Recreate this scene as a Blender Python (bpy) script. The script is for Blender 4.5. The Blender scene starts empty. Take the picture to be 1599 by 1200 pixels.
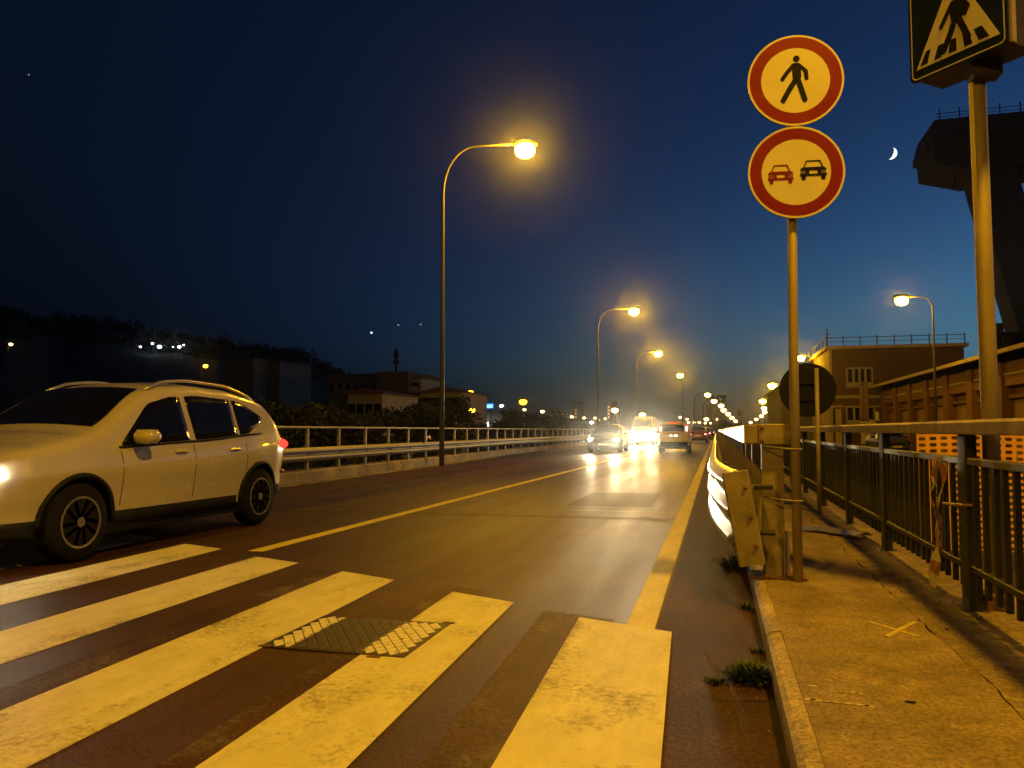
import bpy, bmesh, math, random
from mathutils import Vector, Matrix, noise
random.seed(7)
R = math.radians
C = bpy.context.scene.collection
SC = bpy.context.scene

# ------------------------------------------------------------------ camera
F_PX, EYE, PITCH, YAW = 1230.0, 1.15, R(3.35), math.atan(318 / 1230.0)
cam = bpy.data.objects.new('camera', bpy.data.cameras.new('camera'))
C.objects.link(cam)
cam.data.sensor_width = 36
cam.data.lens = F_PX / 1599 * 36
cam.data.clip_start = 0.05
cam.data.clip_end = 9000
cam.location = (0, 0, EYE)
cam.rotation_euler = (R(90) + PITCH, 0, YAW)
SC.camera = cam

# ------------------------------------------------------------------ dusk sky
w = bpy.data.worlds.new('World')
SC.world = w
w.use_nodes = True
nt = w.node_tree
sk = nt.nodes.new('ShaderNodeTexSky')
sk.sky_type = 'NISHITA'
sk.sun_disc = False
sk.sun_elevation = R(-6)
sk.sun_rotation = R(52)
sk.ozone_density = 3
hs = nt.nodes.new('ShaderNodeHueSaturation')
hs.inputs['Saturation'].default_value = .93
nt.links.new(sk.outputs[0], hs.inputs['Color'])
tint = nt.nodes.new('ShaderNodeMix'); tint.data_type = 'RGBA'; tint.blend_type = 'MULTIPLY'; tint.inputs[0].default_value = 1
tint.inputs[7].default_value = (.8, 1.28, .98, 1)
nt.links.new(hs.outputs[0], tint.inputs[6])
glow = nt.nodes.new('ShaderNodeMix'); glow.data_type = 'RGBA'; glow.blend_type = 'ADD'; glow.inputs[0].default_value = 1
glow.inputs[7].default_value = (.00002, .00012, .0005, 1)          # faint even night-sky light
nt.links.new(tint.outputs[2], glow.inputs[6])
nt.links.new(glow.outputs[2], nt.nodes['Background'].inputs[0])
nt.nodes['Background'].inputs[1].default_value = 13.5
SC.view_settings.view_transform = 'Standard'
SC.view_settings.look = 'None'
SC.view_settings.exposure = 0
SC.view_settings.gamma = 1
SC.cycles.use_denoising = True
SC.cycles.max_bounces = 6
SC.cycles.volume_bounces = 0
SC.cycles.sample_clamp_indirect = 4

SODIUM = (1.0, 0.49, 0.012)
LAMP_W = 4800.0
GLOW_DENSITY = .00052  # density of the air volume added for the glow round lamps

# ------------------------------------------------------------------ tools
cY, sY = math.cos(YAW), math.sin(YAW)
def ray(x, y):
    r, u = (x - 799.5) / F_PX, (600 - y) / F_PX
    a, b, c = r, math.cos(PITCH) - u * math.sin(PITCH), math.sin(PITCH) + u * math.cos(PITCH)
    return Vector((cY * a - sY * b, sY * a + cY * b, c))
def at(x, y, Y):                 # the point of the place at road distance Y in that direction
    d = ray(x, y)
    return d * (Y / d.y) + Vector((0, 0, EYE))
def on_wall(x, y, X):            # same, on a wall that runs along the road at X
    d = ray(x, y)
    return d * (X / d.x) + Vector((0, 0, EYE))
def at_depth(x, y, Z):           # same, at distance Z
    d = ray(x, y)
    k = math.hypot(d.x, d.y)
    return d * (Z / k) + Vector((0, 0, EYE))

class MB:
    def __init__(s): s.v, s.f = [], []
    def add(s, v, f):
        n = len(s.v); s.v += [tuple(p) for p in v]; s.f += [tuple(i + n for i in q) for q in f]; return s
    def box(s, x0, x1, y0, y1, z0, z1, M=None):
        v = [Vector(p) for p in ((x0,y0,z0),(x1,y0,z0),(x1,y1,z0),(x0,y1,z0),(x0,y0,z1),(x1,y0,z1),(x1,y1,z1),(x0,y1,z1))]
        if M: v = [M @ p for p in v]
        return s.add(v, [(0,3,2,1),(4,5,6,7),(0,1,5,4),(1,2,6,5),(2,3,7,6),(3,0,4,7)])
    def bbox(s, x0, x1, y0, y1, z0, z1, b=.01, M=None):      # box with chamfered edges
        bm = bmesh.new(); bmesh.ops.create_cube(bm, size=1)
        for v in bm.verts:
            v.co = Vector(((x0+x1)/2 + v.co.x*(x1-x0), (y0+y1)/2 + v.co.y*(y1-y0), (z0+z1)/2 + v.co.z*(z1-z0)))
        bmesh.ops.bevel(bm, geom=bm.edges[:], offset=b, segments=1, affect='EDGES')
        bm.verts.index_update()
        s.add([(M @ v.co) if M else v.co.copy() for v in bm.verts], [[v.index for v in f.verts] for f in bm.faces]); bm.free()
        return s
    def tube(s, pts, r, n=10, caps=True):
        pts = [Vector(p) for p in pts]; rings = []
        rr = r if isinstance(r, (list, tuple)) else [r] * len(pts)
        up = None
        for i, p in enumerate(pts):
            t = (pts[min(i+1, len(pts)-1)] - pts[max(i-1, 0)]).normalized()
            if up is None: up = t.orthogonal().normalized()
            up = (up - t * up.dot(t)).normalized(); sd = t.cross(up)
            rings.append([p + rr[i] * (math.cos(a) * up + math.sin(a) * sd) for a in [2*math.pi*k/n for k in range(n)]])
        v = [q for g in rings for q in g]; f = []
        for i in range(len(pts) - 1):
            for k in range(n): f.append((i*n+k, i*n+(k+1)%n, (i+1)*n+(k+1)%n, (i+1)*n+k))
        if caps: f += [tuple(range(n))[::-1], tuple((len(pts)-1)*n + k for k in range(n))]
        return s.add(v, f)
    def sweep(s, prof, path):     # closed profile (side, up) along a path seen from above
        v, f, n = [], [], len(prof)
        for i, p in enumerate(path):
            a, b = path[max(i-1, 0)], path[min(i+1, len(path)-1)]
            t = Vector((b[0]-a[0], b[1]-a[1])).normalized(); nx, ny = t.y, -t.x
            for u, z in prof: v.append((p[0] + nx*u, p[1] + ny*u, p[2] + z))
        for i in range(len(path)-1):
            for k in range(n): f.append((i*n+k, i*n+(k+1)%n, (i+1)*n+(k+1)%n, (i+1)*n+k))
        f += [tuple(range(n)), tuple((len(path)-1)*n + k for k in range(n))[::-1]]
        return s.add(v, f)
    def lathe(s, prof, n=24, M=None):    # prof (radius, height) about local z
        v = [Vector((r*math.cos(2*math.pi*k/n), r*math.sin(2*math.pi*k/n), z)) for r, z in prof for k in range(n)]
        if M: v = [M @ p for p in v]
        m = len(prof)
        f = [(i*n+k, i*n+(k+1)%n, (i+1)*n+(k+1)%n, (i+1)*n+k) for i in range(m-1) for k in range(n)]
        return s.add(v, f + [tuple(range(n))[::-1], tuple((m-1)*n+k for k in range(n))])
    def prism(s, poly, d0, d1, M=None):  # polygon in local xy, extruded in local z
        n = len(poly)
        v = [Vector((p[0], p[1], d0)) for p in poly] + [Vector((p[0], p[1], d1)) for p in poly]
        if M: v = [M @ p for p in v]
        return s.add(v, [tuple(range(n))[::-1], tuple(range(n, 2*n))] + [(k, (k+1)%n, n+(k+1)%n, n+k) for k in range(n)])
    def blob(s, c, r, n=10, M=None):
        v, f = [], []
        for i in range(n+1):
            th = math.pi * i / n
            for k in range(2*n):
                ph = math.pi * k / n
                p = Vector((c[0]+r[0]*math.sin(th)*math.cos(ph), c[1]+r[1]*math.sin(th)*math.sin(ph), c[2]+r[2]*math.cos(th)))
                v.append(M @ p if M else p)
        for i in range(n):
            for k in range(2*n): f.append((i*2*n+k, (i+1)*2*n+k, (i+1)*2*n+(k+1)%(2*n), i*2*n+(k+1)%(2*n)))
        return s.add(v, f)
    def mesh(s, name, m, smooth=False):
        me = bpy.data.meshes.new(name); me.from_pydata(s.v, [], s.f); me.materials.append(m)
        me.validate(); me.update()
        bm = bmesh.new(); bm.from_mesh(me); bmesh.ops.recalc_face_normals(bm, faces=bm.faces[:]); bm.to_mesh(me); bm.free()
        if smooth: me.shade_smooth()
        return me
    def obj(s, name, m, parent=None, smooth=False, loc=None):
        o = bpy.data.objects.new(name, s.mesh(name, m, smooth)); C.objects.link(o)
        if parent: o.parent = parent
        if loc: o.location = loc
        return o

def tag(o, label=None, cat=None, group=None, kind=None):
    if label: o['label'] = label
    if cat: o['category'] = cat
    if group: o['group'] = group
    if kind: o['kind'] = kind
    return o
def thing(name, loc, label, cat, group=None, rz=0):
    o = bpy.data.objects.new(name, None); C.objects.link(o)
    o.location = loc; o.rotation_euler = (0, 0, rz)
    return tag(o, label, cat, group)
def inst(name, me, parent, loc=(0,0,0), rot=(0,0,0), scale=None):
    o = bpy.data.objects.new(name, me); C.objects.link(o); o.parent = parent; o.location = loc; o.rotation_euler = rot
    if scale: o.scale = scale
    return o
def copy_tree(o, parent=None):
    c = o.copy(); C.objects.link(c); c.parent = parent
    for ch in list(o.children): copy_tree(ch, c)
    return c
def struct(o): return tag(o, kind='structure')
ORD = 'first second third fourth fifth sixth seventh eighth ninth tenth eleventh twelfth thirteenth fourteenth'.split()

# ------------------------------------------------------------------ materials
def mat(name, col, rough=.6, metal=0., var=.25, scale=6., bump=.0, col2=None, coat=0., stretch=None, spec=.5, fine=60.):
    m = bpy.data.materials.new(name); m.use_nodes = True; n = m.node_tree.nodes; l = m.node_tree.links
    p = n['Principled BSDF']
    p.inputs['Roughness'].default_value = rough; p.inputs['Metallic'].default_value = metal
    p.inputs['Coat Weight'].default_value = coat; p.inputs['Specular IOR Level'].default_value = spec
    tc = n.new('ShaderNodeTexCoord'); mp = n.new('ShaderNodeMapping'); l.new(tc.outputs['Object'], mp.inputs[0])
    if stretch: mp.inputs['Scale'].default_value = stretch
    nz = n.new('ShaderNodeTexNoise'); nz.inputs['Scale'].default_value = scale; nz.inputs['Detail'].default_value = 8; nz.inputs['Roughness'].default_value = .65
    l.new(mp.outputs[0], nz.inputs['Vector'])
    rp = n.new('ShaderNodeValToRGB'); rp.color_ramp.elements[0].position = .3; rp.color_ramp.elements[1].position = .72
    a = col2 or tuple(c * (1 - var) for c in col); b = tuple(min(1, c * (1 + var * .6)) for c in col) if not col2 else col
    rp.color_ramp.elements[0].color = (*a, 1); rp.color_ramp.elements[1].color = (*b, 1)
    l.new(nz.outputs[0], rp.inputs[0]); l.new(rp.outputs[0], p.inputs['Base Color'])
    mr = n.new('ShaderNodeMapRange'); mr.inputs['To Min'].default_value = max(.02, rough - .12); mr.inputs['To Max'].default_value = min(1, rough + .12)
    l.new(nz.outputs[0], mr.inputs[0]); l.new(mr.outputs[0], p.inputs['Roughness'])
    if bump:
        n2 = n.new('ShaderNodeTexNoise'); n2.inputs['Scale'].default_value = fine; n2.inputs['Detail'].default_value = 4
        l.new(mp.outputs[0], n2.inputs['Vector'])
        if bump >= .5:
            r2 = n.new('ShaderNodeValToRGB'); r2.color_ramp.elements[0].position = .36; r2.color_ramp.elements[1].position = .66
            r2.color_ramp.elements[0].color = (.62, .6, .56, 1); r2.color_ramp.elements[1].color = (1.3, 1.28, 1.24, 1)
            n3 = n.new('ShaderNodeTexNoise'); n3.inputs['Scale'].default_value = 1.3; n3.inputs['Detail'].default_value = 10; n3.inputs['Roughness'].default_value = .75
            l.new(tc.outputs['Object'], n3.inputs['Vector'])
            r3 = n.new('ShaderNodeValToRGB'); r3.color_ramp.elements[0].position = .38; r3.color_ramp.elements[1].position = .6
            r3.color_ramp.elements[0].color = (.66, .62, .56, 1); r3.color_ramp.elements[1].color = (1.1, 1.08, 1.05, 1)
            mm = n.new('ShaderNodeMix'); mm.data_type = 'RGBA'; mm.blend_type = 'MULTIPLY'; mm.inputs[0].default_value = 1
            m3 = n.new('ShaderNodeMix'); m3.data_type = 'RGBA'; m3.blend_type = 'MULTIPLY'; m3.inputs[0].default_value = 1
            l.new(n2.outputs[0], r2.inputs[0]); l.new(rp.outputs[0], mm.inputs[6]); l.new(r2.outputs[0], mm.inputs[7])
            l.new(n3.outputs[0], r3.inputs[0]); l.new(mm.outputs[2], m3.inputs[6]); l.new(r3.outputs[0], m3.inputs[7]); l.new(m3.outputs[2], p.inputs['Base Color'])
        bp = n.new('ShaderNodeBump'); bp.inputs['Strength'].default_value = bump; bp.inputs['Distance'].default_value = .01
        l.new(n2.outputs[0], bp.inputs['Height']); l.new(bp.outputs[0], p.inputs['Normal'])
    return m
def emit(name, col, s):
    m = bpy.data.materials.new(name); m.use_nodes = True; n = m.node_tree.nodes
    e = n.new('ShaderNodeEmission'); e.inputs[0].default_value = (*col, 1); e.inputs[1].default_value = s
    m.node_tree.links.new(e.outputs[0], n['Material Output'].inputs[0]); m.cycles.emission_sampling = 'NONE'
    return m

# asphalt shared by road and worn paint: a node chain in world position
def asphalt_nodes(m):
    n, l = m.node_tree.nodes, m.node_tree.links
    g = n.new('ShaderNodeNewGeometry')
    def nz(scale, st, det=6, rough=.6):
        mp = n.new('ShaderNodeMapping'); mp.inputs['Scale'].default_value = st; l.new(g.outputs['Position'], mp.inputs[0])
        t = n.new('ShaderNodeTexNoise'); t.inputs['Scale'].default_value = scale; t.inputs['Detail'].default_value = det; t.inputs['Roughness'].default_value = rough
        l.new(mp.outputs[0], t.inputs['Vector']); return t.outputs[0]
    big = nz(.5, (1, .25, 1)); mid = nz(2.5, (1, .5, 1)); grit = nz(48, (1, 1, 1), 5, .85); blot = nz(.9, (1, .7, 1), 8, .8); wear = nz(1.1, (1, .05, 1), 3)
    def ramp(src, p0, c0, p1, c1):
        r = n.new('ShaderNodeValToRGB'); e = r.color_ramp.elements
        e[0].position, e[1].position = p0, p1; e[0].color = (*c0, 1); e[1].color = (*c1, 1); l.new(src, r.inputs[0]); return r.outputs[0]
    def mix(f, a, b, mode='MIX'):
        x = n.new('ShaderNodeMix'); x.data_type = 'RGBA'; x.blend_type = mode
        if isinstance(f, float): x.inputs[0].default_value = f
        else: l.new(f, x.inputs[0])
        l.new(a, x.inputs[6]); l.new(b, x.inputs[7]); return x.outputs[2]
    base = ramp(big, .3, (.034, .0135, .0055), .72, (.060, .0250, .009))
    b2 = ramp(mid, .3, (.72, .7, .68), .75, (1.15, 1.13, 1.1))
    b3 = ramp(grit, .40, (.30, .30, .30), .62, (2.0, 1.95, 1.85)); b5 = ramp(blot, .40, (.62, .62, .62), .58, (1.12, 1.12, 1.12))
    b4 = ramp(wear, .38, (.8, .8, .8), .62, (1.2, 1.2, 1.2))
    c = mix(1., base, b2, 'MULTIPLY'); c = mix(1., c, b3, 'MULTIPLY'); c = mix(1., c, b4, 'MULTIPLY'); c = mix(1., c, b5, 'MULTIPLY')
    return dict(col=c, big=big, mid=mid, grit=grit, wear=wear, ramp=ramp, mix=mix, nz=nz, g=g)
def asphalt(name, tone=1., rough=(.42, .62)):
    m = bpy.data.materials.new(name); m.use_nodes = True; n, l = m.node_tree.nodes, m.node_tree.links
    p = n['Principled BSDF']; a = asphalt_nodes(m); p.inputs['Specular IOR Level'].default_value = .2
    k = n.new('ShaderNodeRGB'); k.outputs[0].default_value = (tone, tone, tone, 1)
    l.new(a['mix'](1., a['col'], k.outputs[0], 'MULTIPLY'), p.inputs['Base Color'])
    mr = n.new('ShaderNodeMapRange'); mr.inputs[1].default_value = .3; mr.inputs[2].default_value = .7
    mr.inputs[3].default_value, mr.inputs[4].default_value = rough
    l.new(a['wear'], mr.inputs[0]); l.new(mr.outputs[0], p.inputs['Roughness'])
    b = n.new('ShaderNodeBump'); b.inputs['Strength'].default_value = .8; b.inputs['Distance'].default_value = .006
    l.new(a['grit'], b.inputs['Height']); l.new(b.outputs[0], p.inputs['Normal'])
    return m
def paint(name, col, lo, hi, dirt=.35):
    m = bpy.data.materials.new(name); m.use_nodes = True; n, l = m.node_tree.nodes, m.node_tree.links
    p = n['Principled BSDF']; a = asphalt_nodes(m)
    d = a['nz'](7, (1, .35, 1), 8, .75); chip = a['nz'](28, (1, 1, 1), 8, .8); sc = a['nz'](2.2, (1, .6, 1), 4)
    pc = a['ramp'](d, .3, tuple(c * (1 - dirt) for c in col), .7, col)
    ad = n.new('ShaderNodeMath'); ad.operation = 'ADD'; l.new(chip, ad.inputs[0]); l.new(sc, ad.inputs[1])
    # paint edges wear first: fade with the sheet's own generated coordinate
    tc = n.new('ShaderNodeTexCoord'); sx = n.new('ShaderNodeSeparateXYZ'); l.new(tc.outputs['Generated'], sx.inputs[0])
    e = n.new('ShaderNodeMath'); e.operation = 'PINGPONG'; e.inputs[1].default_value = .5; l.new(sx.outputs[0], e.inputs[0])
    er = n.new('ShaderNodeMapRange'); er.inputs[1].default_value = 0; er.inputs[2].default_value = .12; er.inputs[3].default_value = -.16; er.inputs[4].default_value = 0
    l.new(e.outputs[0], er.inputs[0])
    a2 = n.new('ShaderNodeMath'); a2.operation = 'ADD'; l.new(ad.outputs[0], a2.inputs[0]); l.new(er.outputs[0], a2.inputs[1])
    f = n.new('ShaderNodeMapRange'); f.inputs[1].default_value = lo; f.inputs[2].default_value = hi; l.new(a2.outputs[0], f.inputs[0])
    l.new(a['mix'](f.outputs[0], a['col'], pc), p.inputs['Base Color'])
    p.inputs['Roughness'].default_value = .6; p.inputs['Specular IOR Level'].default_value = .2
    b = n.new('ShaderNodeBump'); b.inputs['Strength'].default_value = .35; b.inputs['Distance'].default_value = .003
    l.new(a['grit'], b.inputs['Height']); l.new(b.outputs[0], p.inputs['Normal'])
    return m

M_ROAD = asphalt('asphalt', 1.0, (.36, .56))
M_PATCH = asphalt('asphalt_patch', .6, (.45, .6))
M_STRIPE = paint('white_road_paint', (.70, .67, .46), .64, .95, .3)
M_GHOST = paint('worn_white_paint', (.3, .28, .22), 1.04, 1.6)
M_YELLOW = paint('yellow_road_paint', (.72, .64, .09), .58, .85)
M_THIN = paint('thin_white_paint', (.55, .54, .5), .72, 1.15)
M_CONC = mat('pavement_concrete', (.28, .222, .135), .85, var=.4, scale=3.2, bump=.6, fine=70)
M_CONC2 = mat('pavement_strip_concrete', (.25, .2, .14), .9, var=.45, scale=5, bump=.8, fine=50)
M_KERB = mat('kerb_concrete', (.4, .34, .26), .8, var=.4, scale=5, bump=.6, fine=60)
M_PARAPET = mat('parapet_concrete', (.28, .24, .19), .85, var=.6, scale=1.6, bump=.5, fine=30)
M_GROUND = mat('earth', (.07, .055, .04), .95, var=.5, scale=.3, bump=.5, fine=3)
M_HILL = mat('hill_scrub', (.035, .04, .03), 1, var=.5, scale=.05)
M_GALV = mat('galvanised_steel', (.27, .25, .21), .6, .35, var=.25, scale=5, bump=.08, fine=25)
M_GALVD = mat('weathered_steel', (.33, .28, .22), .6, .35, var=.4, scale=6, bump=.2, fine=30)
M_BEAMTOP = mat('smooth_steel', (.62, .6, .56), .34, .8, var=.15, scale=3)
M_RUST = mat('rusty_steel', (.2, .1, .05), .8, .3, var=.5, scale=20, bump=.5)
M_FENCE = mat('dark_green_painted_steel', (.013, .015, .012), .55, 0, var=.4, scale=14, bump=.15, fine=40)
M_HAND = mat('worn_handrail', (.34, .26, .18), .55, .2, var=.45, scale=8, bump=.25, fine=35)
M_POLE = mat('sign_pole_steel', (.34, .28, .2), .6, .2, var=.25, scale=9, bump=.08, stretch=(1, 1, .25))
M_POLEL = mat('lamp_pole_steel', (.11, .1, .09), .55, .2, var=.25, scale=3)
M_BLACK = mat('black_paint', (.006, .006, .006), .8, var=.2, spec=.2)
M_SWHITE = mat('sign_white', (.64, .60, .5), .38, var=.08, scale=4)
M_SRED = mat('sign_red', (.2, .008, .005), .38, var=.15, scale=4)
M_SBLUE = mat('sign_blue', (.008, .016, .06), .35, var=.2)
M_SGREY = mat('sign_back_grey', (.012, .010, .009), .9, .0, spec=.1, var=.3)
M_TYRE = mat('tyre_rubber', (.010, .009, .009), .9, var=.3, scale=20, spec=.15)
M_RIM = mat('alloy_rim', (.42, .41, .4), .32, .8, var=.15)
M_GLASS = mat('dark_car_glass', (.005, .005, .005), .1, var=.1, spec=.22)
M_CLAD = mat('black_plastic', (.009, .009, .009), .7, var=.2, spec=.25)
M_LENS = emit('sodium_lens', (1, .62, .16), 60)
M_LENSF = emit('distant_sodium_lens', (1, .6, .17), 14)
M_WHITEL = emit('white_lens', (1, .93, .75), 30)
M_HEAD = emit('headlight_beam_lens', (1, .87, .6), 90)
M_TAIL = emit('tail_light_lens', (1, .05, .03), 2.2)
M_TAILH = emit('brake_light_lens', (1, .55, .5), 5)

# ------------------------------------------------------------------ setting: ground, road, pavement
def left_edge(y):
    if y < 14: return -8.72
    return max(-9.5, -8.72 - .033 * (y - 14))
RY = [-14, -8, -4, 0, 3, 6, 9, 12, 15, 18, 21, 25, 30, 36, 44, 55, 70, 90, 120, 160, 220, 300, 420, 600, 850]
def bend(y):                      # the road swings right far off
    return 0 if y < 90 else (y - 90) ** 2 * 0.000045
def strip(name, m, xa, xb, ys, z, parent=None):
    b = MB(); v = []; f = []
    for i, y in enumerate(ys):
        v += [(xa(y) + bend(y), y, z), (xb(y) + bend(y), y, z)]
    f = [(2*i, 2*i+1, 2*i+3, 2*i+2) for i in range(len(ys)-1)]
    return b.add(v, f).obj(name, m, parent)
struct(strip('road', M_ROAD, left_edge, lambda y: .25, RY, 0))
# ground either side, lower than the road
b = MB(); xs = [-900, -300, -120, -60, -30, -16, -11, -9.9, 0, 1.9, 2.2, 4, 8, 14, 30, 60, 120, 300, 900]; ys = [-60, -20, 0, 10, 20, 40, 70, 110, 170, 260, 420, 700, 1100, 1800]
def gz(x, y):
    x -= bend(y)
    if x < -9.9: return -2.6 - .4 * noise.noise(Vector((x*.05, y*.05, 0)))
    if x <= 1.9: return -.35
    return -.28 + (.08 * noise.noise(Vector((x*.3, y*.3, 3))) if x < 60 else 0)
v = [(x + (bend(y) if abs(x) < 60 else 0), y, gz(x + (bend(y) if abs(x) < 60 else 0), y)) for y in ys for x in xs]; n = len(xs)
b.add(v, [(j*n+i, j*n+i+1, (j+1)*n+i+1, (j+1)*n+i) for j in range(len(ys)-1) for i in range(n-1)])
struct(b.obj('ground', M_GROUND))

# markings
def sheet(name, m, poly, z):
    n = len(poly); o = MB().add([(p[0], p[1], z) for p in poly], [tuple(range(n))]).obj(name, m); return struct(o)
def long_sheet(name, m, x0, x1, x2, x3, ya, yb, z, n=1):   # near x0..x1, far x2..x3
    b = MB(); v = []
    for i in range(n+1):
        t = i / n; y = ya + (yb-ya)*t
        v += [(x0+(x2-x0)*t + bend(y), y, z), (x1+(x3-x1)*t + bend(y), y, z)]
    b.add(v, [(2*i, 2*i+1, 2*i+3, 2*i+2) for i in range(n)]); return struct(b.obj(name, m))
tips = [(-7.52, 8.05, -6.95, 7.85), (-6.36, 7.5, -5.78, 7.28), (-5.21, 6.96, -4.64, 6.75), (-4.06, 6.42, -3.51, 6.21), (-2.96, 5.94, -2.40, 5.69), (-1.83, 5.39, -1.32, 5.16), (-.83, 4.86, -.26, 4.64)]
for i, (xa, ya, xb, yb) in enumerate(tips):
    dx = .15
    sheet('crosswalk_stripe', M_STRIPE, [(xa, ya), (xb, yb), (xb + dx, yb - 4.6), (xa + dx, ya - 4.6)], .0042)
for xa, ya, xb, yb in ((-1.98, 5.62, -1.62, 5.5), (-1.08, 5.0, -.62, 4.86), (-3.2, 5.98, -2.85, 5.85)):
    sheet('faded_stripe', M_GHOST, [(xa, ya), (xb, yb), (xb + .14, yb - 4.2), (xa + .14, ya - 4.2)], .002)
long_sheet('lane_line', M_YELLOW, -4.33, -4.17, -4.05, -3.89, 6.7, 24, .0028, 4)
long_sheet('lane_line', M_YELLOW, -4.05, -3.89, -4.4, -4.24, 24, 90, .0028, 4)
long_sheet('edge_line', M_YELLOW, -.53, -.36, -.52, -.36, 4.6, 90, .0028, 6)
long_sheet('edge_line', M_THIN, -8.32, -8.2, -8.6, -8.48, 7.0, 15, .0042, 2)
long_sheet('edge_line', M_THIN, -8.6, -8.48, -9.2, -9.08, 15, 34, .0042, 3)
sheet('asphalt_patch', M_PATCH, [(-2.25, 11.9), (-.95, 12.0), (-.98, 14.6), (-2.2, 14.5)], .0014)
sheet('asphalt_patch', M_PATCH, [(-8.4, 9.9), (.2, 10.35), (.2, 10.62), (-8.4, 10.2)], .0012)
M_SEAM = mat('joint_sealant', (.11, .08, .05), .5, var=.4, scale=4)
M_GUT = asphalt('old_gutter_asphalt', 1.2, (.62, .8))
long_sheet('gutter_strip', M_GUT, -.345, .232, -.345, .232, -3, 60, .0022, 2)
sheet('road_joint', M_SEAM, [(-6.6, 11.15), (.2, 11.3), (.2, 11.36), (-6.6, 11.22)], .0018)
sheet('road_joint', M_SEAM, [(-8.9, 31.0), (.2, 31.0), (.2, 31.25), (-8.9, 31.25)], .0016)
b = MB()
for pts in ([(-.1, 4.62), (.05, 4.66), (.22, 4.63)], [(-.12, 3.6), (.02, 3.52), (.2, 3.57)], [(-3.9, 9.0), (-3.2, 9.3), (-2.5, 9.1), (-1.7, 9.35)]):
    for (xa, ya), (xb, yb) in zip(pts, pts[1:]):
        b.add([(xa, ya, .0042), (xb, yb, .0042), (xb, yb+.008, .0042), (xa, ya+.008, .0042)], [(0, 1, 2, 3)])
struct(b.obj('road_crack', M_BLACK))

# pavement slabs with a broken seam
def seam_x(y): return 1.03 + .025 * noise.noise(Vector((0, y * 2.1, 5))) + .012 * noise.noise(Vector((3, y * 9, 5)))
ys = [-3 + .08 * i for i in range(190)] + [12.5 + i for i in range(50)]
def slab(name, m, fa, fb, z, zb, bulge=0):
    v = []; f = []
    for y in ys: v += [(fa(y), y, z), (fb(y), y, z + bulge), (fb(y), y, zb), (fa(y), y, zb)]
    for i in range(len(ys)-1):
        k = 4*i; f += [(k, k+1, k+5, k+4), (k+1, k+2, k+6, k+5), (k+3, k, k+4, k+7)]
    f += [(0, 1, 2, 3)]; return struct(MB().add(v, f).obj(name, m))
slab('pavement', M_CONC, lambda y: .30 + .006*noise.noise(Vector((0, y*3, 9))), lambda y: seam_x(y) - .007 - .03 * max(0, noise.noise(Vector((8, y*4, 1)))), .153, -.1)
slab('pavement_strip', M_CONC2, lambda y: seam_x(y) + .004, lambda y: 1.85, .145, -.34, .006)
b = MB()
kp = [(0, -.1), (.0, .125), (.02, .145), (.05, .15), (.098, .15), (.1, -.1)]
kerb = thing('kerb', (.23, 0, 0), 'low concrete kerb along the right edge of the road under the pavement', 'kerb')
y = -3
k = 0
while y < 60:
    L = 2.4 if y < 20 else 6
    inst('kerb_stone', MB().sweep([(u, z) for u, z in kp], [(random.uniform(-.004, .004), y, 0), (random.uniform(-.004, .004), y + L - .012, random.uniform(-.003, .003))]).mesh('kerb_stone', M_KERB), kerb)
    y += L
# left parapet kerb in cast lengths
par = thing('parapet_kerb', (0, 0, 0), 'stained low concrete kerb wall under the left guardrail', 'kerb')
y = 5.0
while y < 88:
    L = 4.2
    j = random.uniform(-.012, .012)
    pts = [(left_edge(yy) - .22 + j, yy, random.uniform(-.006, .006)) for yy in (y, y + L/2, y + L - .025)]
    o = MB().sweep([(-.2, -.5), (-.2, .22), (-.17, .25), (.17, .25), (.2, .22), (.235, -.02), (.235, -.5)], pts).obj('concrete_length', M_PARAPET, par)
    y += L

# ------------------------------------------------------------------ left guardrail and railing
gl = thing('guardrail', (0, 0, 0), 'long left guardrail with steel beam, posts and thin top rail beyond the far lane', 'guardrail')
def lx(y): return left_edge(y) - .2
def wprof(z0, z1, waves, depth, th=.006):
    n = waves * 6; out = []
    for i in range(n + 1):
        t = i / n; out.append((depth * (.5 - .5 * math.cos(2 * math.pi * waves * t)) , z0 + (z1 - z0) * t))
    return out + [(u - th, z) for u, z in out[::-1]]
pathL = [(lx(y), y, 0) for y in [6, 9, 12, 15, 18, 21, 25, 30, 36, 44, 55, 70, 88]]
MB().sweep([(u + .07, z) for u, z in wprof(.45, .76, 2, .075)], pathL).obj('beam', M_GALV, gl, True)
MB().tube([(p[0], p[1], 1.21) for p in pathL], .028, 8).obj('top_rail', M_GALV, gl, True)
pm = MB().box(-.03, .03, -.035, .035, .24, 1.19).mesh('post', M_GALVD)
sm = MB().box(.03, .075, -.05, .05, .5, .72).mesh('spacer', M_GALVD)
bm_ = MB().lathe([(.018, 0), (.018, .012), (.008, .02)], 8, Matrix.Rotation(R(90), 4, 'Y')).mesh('bolt', M_RUST)
y = 6.3
while y < 87:
    p = inst('post', pm, gl, (lx(y), y, 0))
    if y < 60: inst('spacer', sm, p); inst('bolt', bm_, p, (.075, .0, .605))
    y += 1.65

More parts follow.
